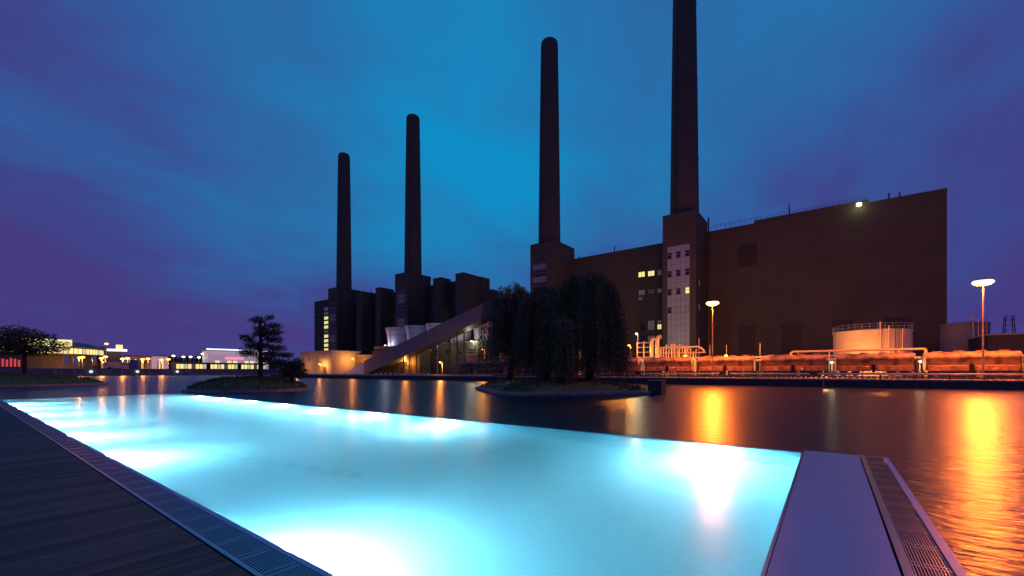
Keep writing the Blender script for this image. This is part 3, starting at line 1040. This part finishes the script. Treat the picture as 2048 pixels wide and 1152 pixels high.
p = at(1425, 607, 71.5); lamp_post('tall sodium lamp on a slim pole before the fourth brick tower', p.x, 71.5, p.z, 30000, colr=(1, .18, .015))
p = at(1966, 565, 71.5); lamp_post('tall sodium lamp on a slim pole past the corner of the blind brick hall', p.x, 71.5, p.z, 30000, 'sodium_pink', colr=(1, .18, .015))
YL = [  # px, py, Y, power, label, head
    (639, 728, 94.5, 5000, 'small orange lamp at the front of the plain grey block', 'sodium_head', SOD),
    (593, 730, 92, 3000, 'small orange lamp at the harbour corner end of the quay', 'sodium_head', SOD),
    (705, 717, 104, 5500, 'bright orange lamp beside the low end of the conveyor', 'sodium_head', SOD),
    (811, 721, 103.8, 5000, 'orange lamp glowing underneath the conveyor gallery', 'sodium_head', SOD),
    (880, 724, 90, 5000, 'orange lamp low behind the wagons past the conveyor legs', 'sodium_head', SOD),
    (871, 687, 106, 800, 'white yellow lamp high on a pole beside the conveyor legs', 'mercury_head', (1, .93, .55)),
    (943, 682, 110.0, 1500, 'white yellow lamp in the notch between two white cooling cells', 'mercury_head', (1, .93, .6)),
    (770, 690, 112.2, 1900, 'cool white lamp at the foot of the outermost cooling cell', 'globe_white', (.86, .84, 1.0)),
    (965, 699, 86, 2500, 'orange lamp on a pole at the edge of the willows', 'sodium_head', SOD),
    (1273, 667, 110, 3000, 'greenish white lamp before the slit windows of the brick wall', 'mercury_head', (1, .93, .5)),
    (1258, 690, 92, 5000, 'orange lamp above the small concrete block by the willows', 'sodium_head', SOD),
    (1229, 691, 82.5, 3500, 'orange lamp close beside the biggest willow', 'sodium_head', SOD),
    (1246, 709, 82, 2500, 'low orange lamp at the foot of the small concrete block', 'sodium_head', SOD),
    (1370, 712, 84, 6000, 'bright low orange lamp at the end of the pipework', 'sodium_head', SOD),
    (1452, 711, 81.5, 4500, 'low orange lamp just behind the bright orange wagon', 'sodium_head', SOD),
    (1645, 722, 92, 11000, 'low orange lamp behind the yellow pipe beside the wide railed tank', 'sodium_head', SOD),
    (1762, 723, 96, 5500, 'unseen orange lamp added behind the wagons to light the wide railed tank', 'sodium_head', SOD),  # added lamp, out of sight behind the wagons, turns the tank front orange
    (1842, 722, 80, 100, 'pale yellow lamp in the wagon gap below the pipe elbow', 'globe_white', (1, .9, .45)),
    (1664, 724, 80, 100, 'pale yellow lamp in the wagon gap near the wide railed tank', 'globe_white', (1, .95, .5)),
]
for (px, py, Y, pw, lb, hd, cl) in YL:
    p = at(px, py, Y - .95)
    lamp_post(lb, p.x, Y, max(p.z, GZ + 1.6), pw, hd, False, cl)

# ---------------------------------------------------------------- pipe bridge behind the wagons
pb = thing('pipe_bridge', 'yellow lit pipe run with a down turned elbow behind the wagons', 'pipe', (0, 82, GZ))
pz = at(1852, 697, 82)
pa = at(1582, 704, 82)
zr = (pz.z + pa.z) / 2
MB().tube([(pa.x, 82, zr - 1.0), (pa.x, 82, zr - .2), (pa.x + .2, 82, zr), (pz.x - .3, 82, zr), (pz.x - .08, 82, zr - .08), (pz.x, 82, zr - .3), (pz.x, 82, GZ)], .17, 10).build('main_pipe', 'pipe_yellow', pb, True)
MB().tube([(-30, 82.5, zr - .75), (pz.x - 1, 82.5, zr - .75)], .14, 8).build('second_pipe', 'pipe_pale', pb, True)
MB().tube([(-26, 83, zr - 1.25), (60, 83, zr - 1.25)], .22, 8).build('third_pipe', 'pipe_pale', pb, True)
for i in range(12):
    X = -24 + i * 4
    MB().box(X - .12, X + .12, 81.75, 83.2, zr - 1.62, zr - 1.47).build('crossbeam', 'galv', pb)
    MB().box(X - .12, X + .12, 82.7, 82.94, GZ, zr - 1.62).build('support', 'galv', pb)
    if pa.x < X < pz.x:
        MB().box(X - .08, X + .08, 81.9, 82.1, zr - 1.47, zr - .17).build('support', 'pipe_yellow', pb)

# pipework cluster below the fourth tower
pk = thing('pipework', 'cluster of upright steel pipes and frames below the white tower panels', 'pipework', (-30, 92, GZ))
p0 = at(1276, 686, 92); p1 = at(1400, 690, 92)
for zz in (p0.z, p0.z - 1.0, p0.z - 2.1, p0.z - 3.2):
    xe = at(1302, 690, 92).x
    MB().tube([(p0.x, 92, zz), (xe, 92, zz)], .14, 8).build('pipe', 'pipe_pale', pk, True)
for px in (1276, 1289, 1302):
    X = at(px, 686, 92).x
    MB().box(X - .12, X + .12, 91.5, 91.7, GZ, p0.z + .3).build('frame', 'pipe_pale', pk)
for (px, py, r_) in ((1305, 684, .42), (1316, 680, .5)):
    q_ = at(px, py, 92)
    MB().tube([(q_.x, 91.6, GZ), (q_.x, 91.6, q_.z), (q_.x + .2, 91.6, q_.z + .5), (q_.x + .8, 91.6, q_.z + .7)], r_, 12).build('column', 'pipe_pale', pk, True)
random.seed(11)
for i in range(14):
    px = 1322 + i * 5.4
    q_ = at(px, 696 + random.uniform(-6, 10), 92)
    MB().tube([(q_.x, 91.8 + random.uniform(-.6, .6), GZ), (q_.x, 91.8, q_.z), (q_.x + .1, 91.9, q_.z + .3)], random.uniform(.10, .2), 8).build('pipe', 'pipe_pale', pk, True)
a_ = at(1325, 694, 92); c_ = at(1398, 694, 92)
MB().tube([(a_.x, 91.3, a_.z - .2), (c_.x, 91.3, a_.z - .2), (c_.x + .7, 91.3, a_.z - .6), (c_.x + 1.2, 91.3, a_.z - 1.2)], .2, 10).build('header_pipe', 'pipe_pale', pk, True)
MB().tube([(a_.x, 91.2, a_.z - 1.4), (c_.x + 1.5, 91.2, a_.z - 1.4)], .14, 8).build('header_pipe', 'pipe_pale', pk, True)
for px in (1358, 1371):
    X = at(px, 700, 91.0).x
    MB().box(X - .2, X + .2, 90.8, 91.1, GZ, at(px, 700, 91).z).build('frame', 'pipe_yellow', pk)
q_ = at(1397, 688, 92)
MB().tube([(q_.x, 92.4, GZ), (q_.x, 92.4, at(1397, 676, 92).z)], .08, 6).build('mast', 'galv', pk)
for k, px in enumerate((1420, 1453, 1520)):
    q_ = at(px, 690 - 4 * (k == 2), 88)
    MB().tube([(q_.x, 88, GZ), (q_.x, 88, q_.z)], .05, 6).build('mast', 'galv', pk)

# ---------------------------------------------------------------- far bank buildings
FX = -275


def far_block(name, label, px0, px1, pyt, X, mname, depth=25, cat='building', zb=2.8):
    a_, c_ = atX(px0, pyt, X), atX(px1, pyt, X)
    o = thing(name, label, cat, (X, (a_.y + c_.y) / 2, zb))
    y0, y1 = a_.y, c_.y
    z1 = (a_.z + c_.z) / 2
    MB().box(X - depth, X, y0, y1, zb, z1).build('wall', mname, o)
    MB().box(X - depth - .4, X + .5, y0 - .4, y1 + .4, z1, z1 + .4).build('roof', 'far_wall', o)
    return o, y0, y1, z1


def window_row(o, X, y0, y1, z0, z1, n, kinds, gap=.15):
    for i in range(n):
        a_ = y0 + (y1 - y0) * (i + gap) / n
        c_ = y0 + (y1 - y0) * (i + 1 - gap) / n
        MB().box(X + .02, X + .09, a_, c_, z0, z1).build('window', kinds[i % len(kinds)], o)


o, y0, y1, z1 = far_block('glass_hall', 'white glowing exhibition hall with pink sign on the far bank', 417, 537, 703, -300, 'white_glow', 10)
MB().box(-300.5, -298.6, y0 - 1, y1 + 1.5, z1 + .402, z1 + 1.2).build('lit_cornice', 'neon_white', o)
MB().box(-299.9, -299.7, y0 + 9, y0 + 19, 9.2, 10.6).build('sign_band', 'neon_pink', o)
window_row(o, -299.9, y0 + 3, y1 - 2, 6.6, 8.2, 9, ['pane_warm', 'white_glow', 'pane_warm'])
o, y0, y1, z1 = far_block('market_hall', 'long low hall with a band of bright yellow windows on the far bank', 352, 532, 727, -288, 'far_wall', 8)
window_row(o, -288, y0, y1, 3.2, z1 - .6, 26, ['pane_warm', 'pane_lit', 'pane_cool', 'pane_warm', 'pane_dim', 'pane_warm', 'pane_warm', 'pane_cool', 'pane_dark'], .08)
o, y0, y1, z1 = far_block('gallery_block', 'pale violet gable block with a lit roof edge on the far bank', 112, 139, 696, -300, 'far_wall_pale', 20)
MB().box(-299.4, -299.0, y0, y1 + 1, z1 + .402, z1 + 1.1).build('lit_cornice', 'pane_warm', o)
o, y0, y1, z1 = far_block('terrace_block', 'dark terraced office block with stepped bands beyond the street lamps', 140, 212, 694, -310, 'far_wall', 25)
for k in range(4):
    MB().box(-309.9, -309.3, y0 + k * 2, y0 + (y1 - y0) * .55, 6 + k * 4, 6.8 + k * 4).build('floor_band', 'far_wall_pale', o)
o, y0, y1, z1 = far_block('stair_block', 'dark narrow block with one lit round window on the far bank', 208, 243, 704, -306, 'far_wall', 18)
window_row(o, -306, y0 + 4, y0 + 8, 13, 16, 1, ['pane_warm'])
MB().box(-305.4, -304.2, y1 - 6, y1 + 2, z1 + .41, z1 + 1.6).build('lit_cornice', 'neon_white', o)
o, y0, y1, z1 = far_block('flat_hall', 'flat roofed hall with pale eaves and dark shopfronts on the far bank', 250, 305, 713, -298, 'far_wall_pale', 20)
window_row(o, -298, y0 + 2, y1 - 2, 3.2, 8.2, 8, ['pane_dark', 'pane_dark', 'pane_warm'])
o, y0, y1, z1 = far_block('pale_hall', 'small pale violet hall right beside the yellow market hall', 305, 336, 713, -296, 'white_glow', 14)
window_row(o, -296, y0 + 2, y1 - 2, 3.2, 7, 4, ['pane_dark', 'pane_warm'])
# round pavilion with a lit storey band behind the left island
pv = atX(30, 700, -292)
o = thing('round_pavilion', 'dark round pavilion with a band of lit windows behind the island tree', 'building', (-300, pv.y, 2.8))
RV = 32.0
MB().lathe(-310, pv.y, [(RV - 3, 2.8), (RV - 3, 8.8), (RV, 9.2), (RV, 9.9)], 48, False, False).build('base', 'far_wall', o)
for k in range(96):
    an = 2 * math.pi * k / 96
    if math.cos(an) < -.1:
        continue
    an2 = an + 2 * math.pi / 96 * .86
    p_ = lambda a, z: (-310 + (RV - .6) * math.cos(a), pv.y + (RV - .6) * math.sin(a), z)
    MB().quad(p_(an, 9.9), p_(an2, 9.9), p_(an2, 12.4), p_(an, 12.4)).build('window', ['pane_lit', 'pane_lit', 'pane_cool', 'pane_lit', 'pane_warm'][k * 7 % 5], o)
MB().lathe(-310, pv.y, [(RV - 1, 9.9), (RV - 1, 12.4), (RV + .4, 12.4), (RV + .6, 13.2), (RV - 6, 15.6), (3, 17)], 48, False, True).build('roof', 'far_wall', o)
pv2 = atX(93, 700, -296)
MB().box(-282, -276, pv2.y - 9, pv2.y + 6, 12.9, 16.0).build('lantern', 'pane_lit', o)
# red lit sign wall
sg = atX(10, 727, -270)
o = thing('red_sign', 'glowing red sign wall of upright bars behind the left island', 'sign', (-270, sg.y, 2.8))
MB().box(-270.6, -270.1, sg.y - 5.5, sg.y + 4.5, 2.8, 7.6).build('panel', 'far_wall', o)
for k in range(9):
    MB().box(-270.09, -269.9, sg.y - 5.2 + k * 1.08, sg.y - 4.6 + k * 1.08, 3.6, 7.2 - .35 * (k % 3)).build('light_bar', 'neon_red', o)
# street lamps on the far bank
for i, (px, py) in enumerate(((158, 716), (165, 715), (203, 717), (211, 714), (245, 718), (255, 717), (285, 719), (296, 718), (323, 720), (337, 719), (213, 688))):
    X = -271 if i < 10 else -305
    p = atX(px, py, X)
    if i < 10:
        o = thing('street_lamp', 'orange street lamp on a thin pole, one of a pair by the ' + ('dark terraced block', 'dark narrow block', 'white bus', 'flat roofed hall', 'small pale hall')[i // 2], 'street lamp', (X, p.y, 2.8), 'street lamps along the far bank')
    else:
        o = thing('mast_lamp', 'single high orange lamp above the dark roofs of the far bank', 'lamp', (X, p.y, 2.8))
    MB().tube([(X, p.y, 2.8), (X, p.y, p.z)], .12, 6).build('pole', 'galv', o)
    MB().lathe(X, p.y, [(.1, p.z - .3), (.75, p.z - .1), (.8, p.z + .25), (.1, p.z + .55)], 12).build('head', 'sodium_head', o, True)
    if i % 2 == 0 and i < 10:
        light('lamp_glow', 'POINT', (X + .2, p.y, p.z - .9), 2500, SOD, o, .4)
for px, py in ((347, 712), (367, 714), (381, 714), (398, 715), (405, 708)):
    p = atX(px, py, -310)
    o = thing('white_lamp', 'small white lamp over the dark trees behind the market hall', 'lamp', (-310, p.y, 2.8), 'white lamps behind the market hall')
    MB().tube([(-310, p.y, 2.8), (-310, p.y, p.z)], .14, 6).build('pole', 'galv', o)
    MB().lathe(-310, p.y, [(.1, p.z - .4), (.7, p.z - .1), (.7, p.z + .3), (.1, p.z + .5)], 10).build('head', 'mercury_head', o, True)
# bus, pillar sign, flags
p = atX(241, 733, -268)
o = thing('bus', 'white bus with a dark window band parked on the far bank', 'bus', (-268, p.y, 2.8))
MB().bbox(-270.4, -268, p.y - 6, p.y + 6, 3.2, 6.0, .3).build('body', 'bus_white', o)
for k in range(7):
    MB().box(-267.99, -267.95, p.y - 5.5 + k * 1.6, p.y - 4.1 + k * 1.6, 4.3, 5.4).build('window', 'pane_dark', o)
for d in (-3.8, 3.6):
    MB().tube([(-268.3, p.y + d, 3.3), (-267.95, p.y + d, 3.3)], .5, 14).build('wheel', 'channel', o)
p = atX(268, 728, -267)
o = thing('pillar_sign', 'narrow upright blue pillar sign past the white bus', 'sign', (-267, p.y, 2.8))
MB().box(-267.5, -267, p.y - 1.6, p.y + 1.6, 2.9, 7.2).build('panel', 'sign_blue', o)
MB().box(-267.6, -266.9, p.y - 1.7, p.y + 1.7, 2.8, 2.9).build('base', 'concrete', o)
for px, wh in ((127, 'before the pale violet gable block'), (146, 'just past the pale violet gable block'), (184, 'before the dark terraced block')):
    p = atX(px, 715, -268)
    o = thing('flag_pole', 'small white banner on a pole ' + wh, 'flag', (-268, p.y, 2.8), 'white banners along the far bank')
    MB().tube([(-268, p.y, 2.8), (-268, p.y, 9)], .07, 6).build('pole', 'galv', o)
    fm = MB()
    for k in range(6):
        z0 = 4.6 + k * .7
        d0 = .25 * math.sin(k * .9); d1 = .25 * math.sin((k + 1) * .9)
        fm.quad((-268 + d0, p.y + .1, z0), (-268 + d0 * 2, p.y + 1.5, z0), (-268 + d1 * 2, p.y + 1.5, z0 + .7), (-268 + d1, p.y + .1, z0 + .7))
    fm.build('banner', 'flag_white', o)


# ---------------------------------------------------------------- islands and trees
def island(name, cx, cyy, pts, top, group=None):
    """planted raft: rim of flat segments and a domed turf top"""
    n_ = len(pts)
    m_ = MB()
    rings = [(1.0, LZ + .28), (.96, LZ + .32), (.8, LZ + .32 + (top - LZ - .32) * .45), (.5, LZ + .32 + (top - LZ - .32) * .85), (.2, top)]
    for (s_, z_) in rings:
        for (px_, py_) in pts:
            jx = random.uniform(-.06, .06) if s_ < .95 else 0
            m_.v.append((cx + px_ * s_, cyy + py_ * s_, z_ + jx))
    for i in range(len(rings) - 1):
        for k in range(n_):
            q2 = (k + 1) % n_
            m_.f.append((i * n_ + k, i * n_ + q2, (i + 1) * n_ + q2, (i + 1) * n_ + k))
    m_.f.append(tuple((len(rings) - 1) * n_ + k for k in range(n_)))
    o = m_.build('island', 'turf', None, True)
    tag(o, kind='structure')
    r_ = MB()
    for (s_, z_) in ((1.0, LZ - .5), (1.03, LZ + .1), (1.03, LZ + .3), (.985, LZ + .3)):
        for (px_, py_) in pts:
            r_.v.append((cx + px_ * s_, cyy + py_ * s_, z_))
    for i in range(3):
        for k in range(n_):
            q2 = (k + 1) % n_
            r_.f.append((i * n_ + k, i * n_ + q2, (i + 1) * n_ + q2, (i + 1) * n_ + k))
    r_.build('rim', 'island_rim', o)
    # grass tufts
    g_ = MB()
    for i in range(2600):
        k = random.randrange(n_); u = random.random(); s_ = math.sqrt(random.random()) * .97
        ax = pts[k][0] * (1 - u) + pts[(k + 1) % n_][0] * u
        ay = pts[k][1] * (1 - u) + pts[(k + 1) % n_][1] * u
        zz = top
        for j in range(len(rings) - 1):
            if rings[j + 1][0] <= s_ <= rings[j][0]:
                f_ = (rings[j][0] - s_) / (rings[j][0] - rings[j + 1][0])
                zz = rings[j][1] * (1 - f_) + rings[j + 1][1] * f_
        x_, y_ = cx + ax * s_, cyy + ay * s_
        h_ = random.uniform(.10, .34); a = random.uniform(0, 6.28); w_ = random.uniform(.03, .08)
        dx, dy = math.cos(a) * w_, math.sin(a) * w_
        lx_, ly_ = random.uniform(-.1, .1), random.uniform(-.1, .1)
        g_.quad((x_ - dx, y_ - dy, zz - .03), (x_ + dx, y_ + dy, zz - .03), (x_ + lx_ + dx * .3, y_ + ly_ + dy * .3, zz + h_), (x_ + lx_ - dx * .3, y_ + ly_ - dy * .3, zz + h_))
    go = g_.build('grass', 'turf', o)
    go['kind'] = 'stuff'
    return o


def rounded(poly, r=.25, seg=4):
    out = []
    n_ = len(poly)
    for i in range(n_):
        p_, c_, q_ = Vector(poly[i - 1]), Vector(poly[i]), Vector(poly[(i + 1) % n_])
        a_ = c_ + (p_ - c_) * r; d_ = c_ + (q_ - c_) * r
        for k in range(seg + 1):
            tt = k / seg
            out.append(tuple((1 - tt) ** 2 * a_ + 2 * tt * (1 - tt) * c_ + tt * tt * d_))
    return out


random.seed(5)
ICX, ICY = -22.0, 35.6
isl = island('island', ICX, ICY, rounded([(-11.2, 1.2), (1.4, -9.0), (10.2, 1.6), (-1.0, 11.0)], .18), .75)
island('island', -47.5, 18.6, [(5.4 * math.cos(2 * math.pi * k / 28), 5.4 * math.sin(2 * math.pi * k / 28)) for k in range(28)], .95)
island('island', -92, 5.5, [(9.5 * math.cos(2 * math.pi * k / 28), 9.5 * math.sin(2 * math.pi * k / 28)) for k in range(28)], 1.15)


def limb(mb, p0, p1, r0, r1, bend=.25):
    p0, p1 = Vector(p0), Vector(p1)
    L = (p1 - p0).length
    pts = []; rs = []
    for k in range(6):
        f_ = k / 5
        j = Vector((random.uniform(-1, 1), random.uniform(-1, 1), random.uniform(-.5, .5))) * L * .03 * (0 < k < 5)
        arch = Vector((0, 0, 1)) * L * bend * math.sin(math.pi * f_) * .5
        pts.append(p0.lerp(p1, f_) + j + arch); rs.append(r0 * (1 - f_) + r1 * f_)
    mb.tube(pts, rs, 7)
    return pts


def leaf(mb, p, d, ln, wd):
    d = d.normalized()
    s_ = d.cross(Vector((random.uniform(-1, 1), random.uniform(-1, 1), random.uniform(-1, 1))))
    if s_.length < 1e-3:
        s_ = Vector((1, 0, 0))
    s_.normalize()
    a = p - d * 0; m1 = p + d * ln * .5
    mb.quad(a, m1 + s_ * wd, p + d * ln, m1 - s_ * wd)


def willow(label, X, Y, zb, H, RW, n_str, hang):
    o = thing('willow_tree', label, 'tree', (X, Y, zb), 'weeping willows on the island')
    tb = MB()
    tb.tube([(X, Y, zb - .3), (X + .1, Y, zb + 1.2), (X + .3, Y + .1, zb + H * .32), (X + .2, Y, zb + H * .5)], [.5, .38, .33, .26], 10)
    ends = []
    for k in range(11):
        an = 2 * math.pi * k / 11 + random.uniform(-.25, .25)
        rr = RW * random.uniform(.25, .75)
        e_ = (X + rr * math.cos(an), Y + rr * math.sin(an), zb + H * random.uniform(.68, .96))
        pts = limb(tb, (X + .25, Y, zb + H * random.uniform(.3, .48)), e_, .2, .04)
        ends += pts[2:]
    tb.build('trunk', 'bark', o, True)
    cb = MB()
    lobes = [random.uniform(0, 2 * math.pi) for _ in range(13)]
    for i in range(n_str):
        # start on a lumpy dome
        u = random.random(); an = random.uniform(0, 2 * math.pi)
        an = lobes[i % len(lobes)] + random.gauss(0, .17)
        rr = RW * math.sqrt(random.uniform(.02, 1)) * (1 + .12 * math.sin(an * 3 + X) + .08 * math.sin(an * 7))
        dome = math.sqrt(max(0, 1 - (rr / (RW * 1.2)) ** 2))
        z0 = zb + H * (.50 + .50 * dome * random.uniform(.80, 1.0)) * (1 + .03 * math.sin(an * 5 + 2))
        p = Vector((X + rr * math.cos(an) * .82, Y + rr * math.sin(an) * .82, z0))
        out = Vector((math.cos(an), math.sin(an), 0))
        zend = zb + random.uniform(*hang) * H * (1.15 - .5 * (rr / RW)) + .2
        Ls = max(1.2, z0 - zend)
        n_l = int(Ls / .20)
        sway = Vector((random.uniform(-.2, .2), random.uniform(-.2, .2), 0))
        for k in range(n_l):
            f_ = k / n_l
            q_ = p + out * (RW * .20 * math.sin(f_ * 1.4)) + Vector((0, 0, -Ls * f_ + .35 * math.sin(min(1, f_ * 4) * math.pi))) + sway * f_
            for _ in range(2):
                d_ = Vector((random.uniform(-.7, .7), random.uniform(-.7, .7), -1))
                leaf(cb, q_ + Vector((random.uniform(-.10, .10), random.uniform(-.10, .10), random.uniform(-.1, .1))), d_, random.uniform(.16, .32), random.uniform(.022, .045))
    cb.build('crown', 'willow_leaf', o)
    return o


random.seed(21)
willow('weeping willow nearest the conveyor, its crown thin and wispy', -27.2, 36.0, .55, 10.5, 3.5, 640, (.10, .36))
willow('lower weeping willow standing between the two taller willows', -22.2, 35.2, .7, 9.6, 3.2, 600, (.04, .27))
willow('tallest and widest weeping willow before the brick wall with lit windows', -18.3, 36.6, .6, 10.9, 3.4, 760, (.02, .23))
random.seed(33)
willow('small weeping willow low at the water side of the island', -19.4, 33.0, .6, 6.2, 2.6, 300, (.02, .15))


def clump_tree(name, label, X, Y, zb, trunk_h, pads, leaf_m, ln, wd, per):
    o = thing(name, label, 'tree', (X, Y, zb))
    tb = MB()
    tb.tube([(X, Y, zb - .2), (X + .05, Y, zb + trunk_h * .5), (X, Y, zb + trunk_h)], [.26, .19, .06], 8)
    cb = MB()
    for (dx, dy, z, rx, rz) in pads:
        limb(tb, (X, Y, zb + max(.6, min(trunk_h, z - zb) * .75)), (X + dx * .8, Y + dy * .8, z - rz * .3), .09, .03, .1)
        for i in range(int(per * rx * rx)):
            v_ = Vector((random.gauss(0, 1), random.gauss(0, 1), random.gauss(0, 1))).normalized() * random.random() ** .45
            lump = 1 + .25 * math.sin(v_.x * 5 + z) * math.cos(v_.y * 6)
            p = Vector((X + dx + v_.x * rx * lump, Y + dy + v_.y * rx * lump, z + v_.z * rz * lump))
            leaf(cb, p, Vector((random.uniform(-1, 1), random.uniform(-1, 1), random.uniform(-.5, .6))), random.uniform(.7, 1.2) * ln, wd)
    tb.build('trunk', 'bark', o, True)
    cb.build('crown', leaf_m, o)
    return o


random.seed(3)
# horizontal image offset on the second island runs along (.8,.6); pads listed as (sideways, z, radius, thickness)
pads = [(-.2, 7.0, .55, .28), (.9, 7.15, .5, .25), (.2, 6.75, .8, .25), (1.1, 6.3, .8, .3), (.4, 5.95, .8, .32), (1.3, 5.6, .9, .35), (.1, 5.4, .9, .3), (-.9, 5.0, .8, .4),
        (.9, 4.9, 1.0, .4), (-1.0, 4.3, .95, .45), (.6, 4.2, 1.0, .4), (1.6, 4.0, .9, .35), (-.7, 3.5, 1.0, .4), (1.0, 3.4, 1.0, .4), (2.2, 3.3, .8, .3), (.1, 2.8, .9, .4), (1.7, 2.6, .9, .35)]
clump_tree('pine_tree', 'ragged dark pine with layered branches on the small round island', -46.6, 19.2, .9, 6.2,
           [(d * .8 + random.uniform(-.3, .3) * .6, d * .6 + random.uniform(-.5, .5), z, r_, h_) for (d, z, r_, h_) in pads], 'pine_leaf', .30, .035, 620)
pads = [(0, 1.9, .9, .8), (.6, 2.4, .7, .6), (-.5, 1.5, .7, .6), (.9, 1.5, .7, .6)]
clump_tree('round_shrub', 'rounded dark shrub beside the ragged pine on the small round island', -44.2, 21.2, .5, 1.6,
           [(d * .8, d * .6, z, r_, h_) for (d, z, r_, h_) in pads], 'pine_leaf', .22, .05, 1300)
pads = [(0, 7.0, 2.4, 1.0), (-2.4, 6.4, 2.2, 1.0), (2.2, 6.3, 2.2, .9), (.6, 5.6, 2.6, 1.0), (3.8, 5.2, 1.7, .8), (-3.6, 5.2, 2.0, .9), (1.8, 4.6, 2.3, .8), (-1.4, 4.6, 2.4, .8)]
clump_tree('broad_tree', 'broad spreading green tree on the island before the round pavilion', -91, 6.5, 1.0, 5.4,
           [(d * .8 + random.uniform(-.5, .5), d * .6 + random.uniform(-1, 1), z, r_, h_) for (d, z, r_, h_) in pads], 'broad_leaf', .36, .07, 170)

# small fittings on the willow island
mo = thing('mooring_box', 'dark square mooring box at the quay side tip of the willow island', 'box', (-12.2, 37.6, LZ + .2))
MB().bbox(-12.8, -11.6, 37.0, 38.2, LZ - .3, .75, .05).build('body', 'concrete_dark', mo)
MB().box(-12.85, -11.55, 36.95, 38.25, .755, .83).build('lid', 'steel_dark', mo)
pq = atX(1046, 763, -25.2)
pq = Vector((-23.5, 30.8, .3))
mo = thing('marker_plate', 'small pale marker plate on a short post in the island grass', 'plate', (pq.x, pq.y, pq.z - .1))
MB().tube([(pq.x, pq.y, pq.z - .2), (pq.x, pq.y, pq.z + .35)], .03, 6).build('post', 'galv', mo)
MB().box(pq.x - .18, pq.x + .18, pq.y - .05, pq.y - .02, pq.z + .15, pq.z + .42).build('plate', 'plaque', mo)

# far tree line behind everything on the far bank
random.seed(9)
tl = MB()
for i in range(5200):
    X = random.uniform(-420, -330); Y = random.uniform(-60, 180)
    h_ = 6.5 + 3.5 * math.sin(Y * .11) * math.sin(Y * .047 + 1) + random.uniform(-1, 1)
    z = 2.8 + max(1, h_) * random.random() ** .5
    leaf(tl, Vector((X, Y, z)), Vector((random.uniform(-1, 1), random.uniform(-1, 1), random.uniform(-1, 1))), 2.6, 1.0)
o = tl.build('far_wood', 'broad_leaf')
tag(o, 'dark wood showing between the halls of the far bank', 'wood', kind='stuff')
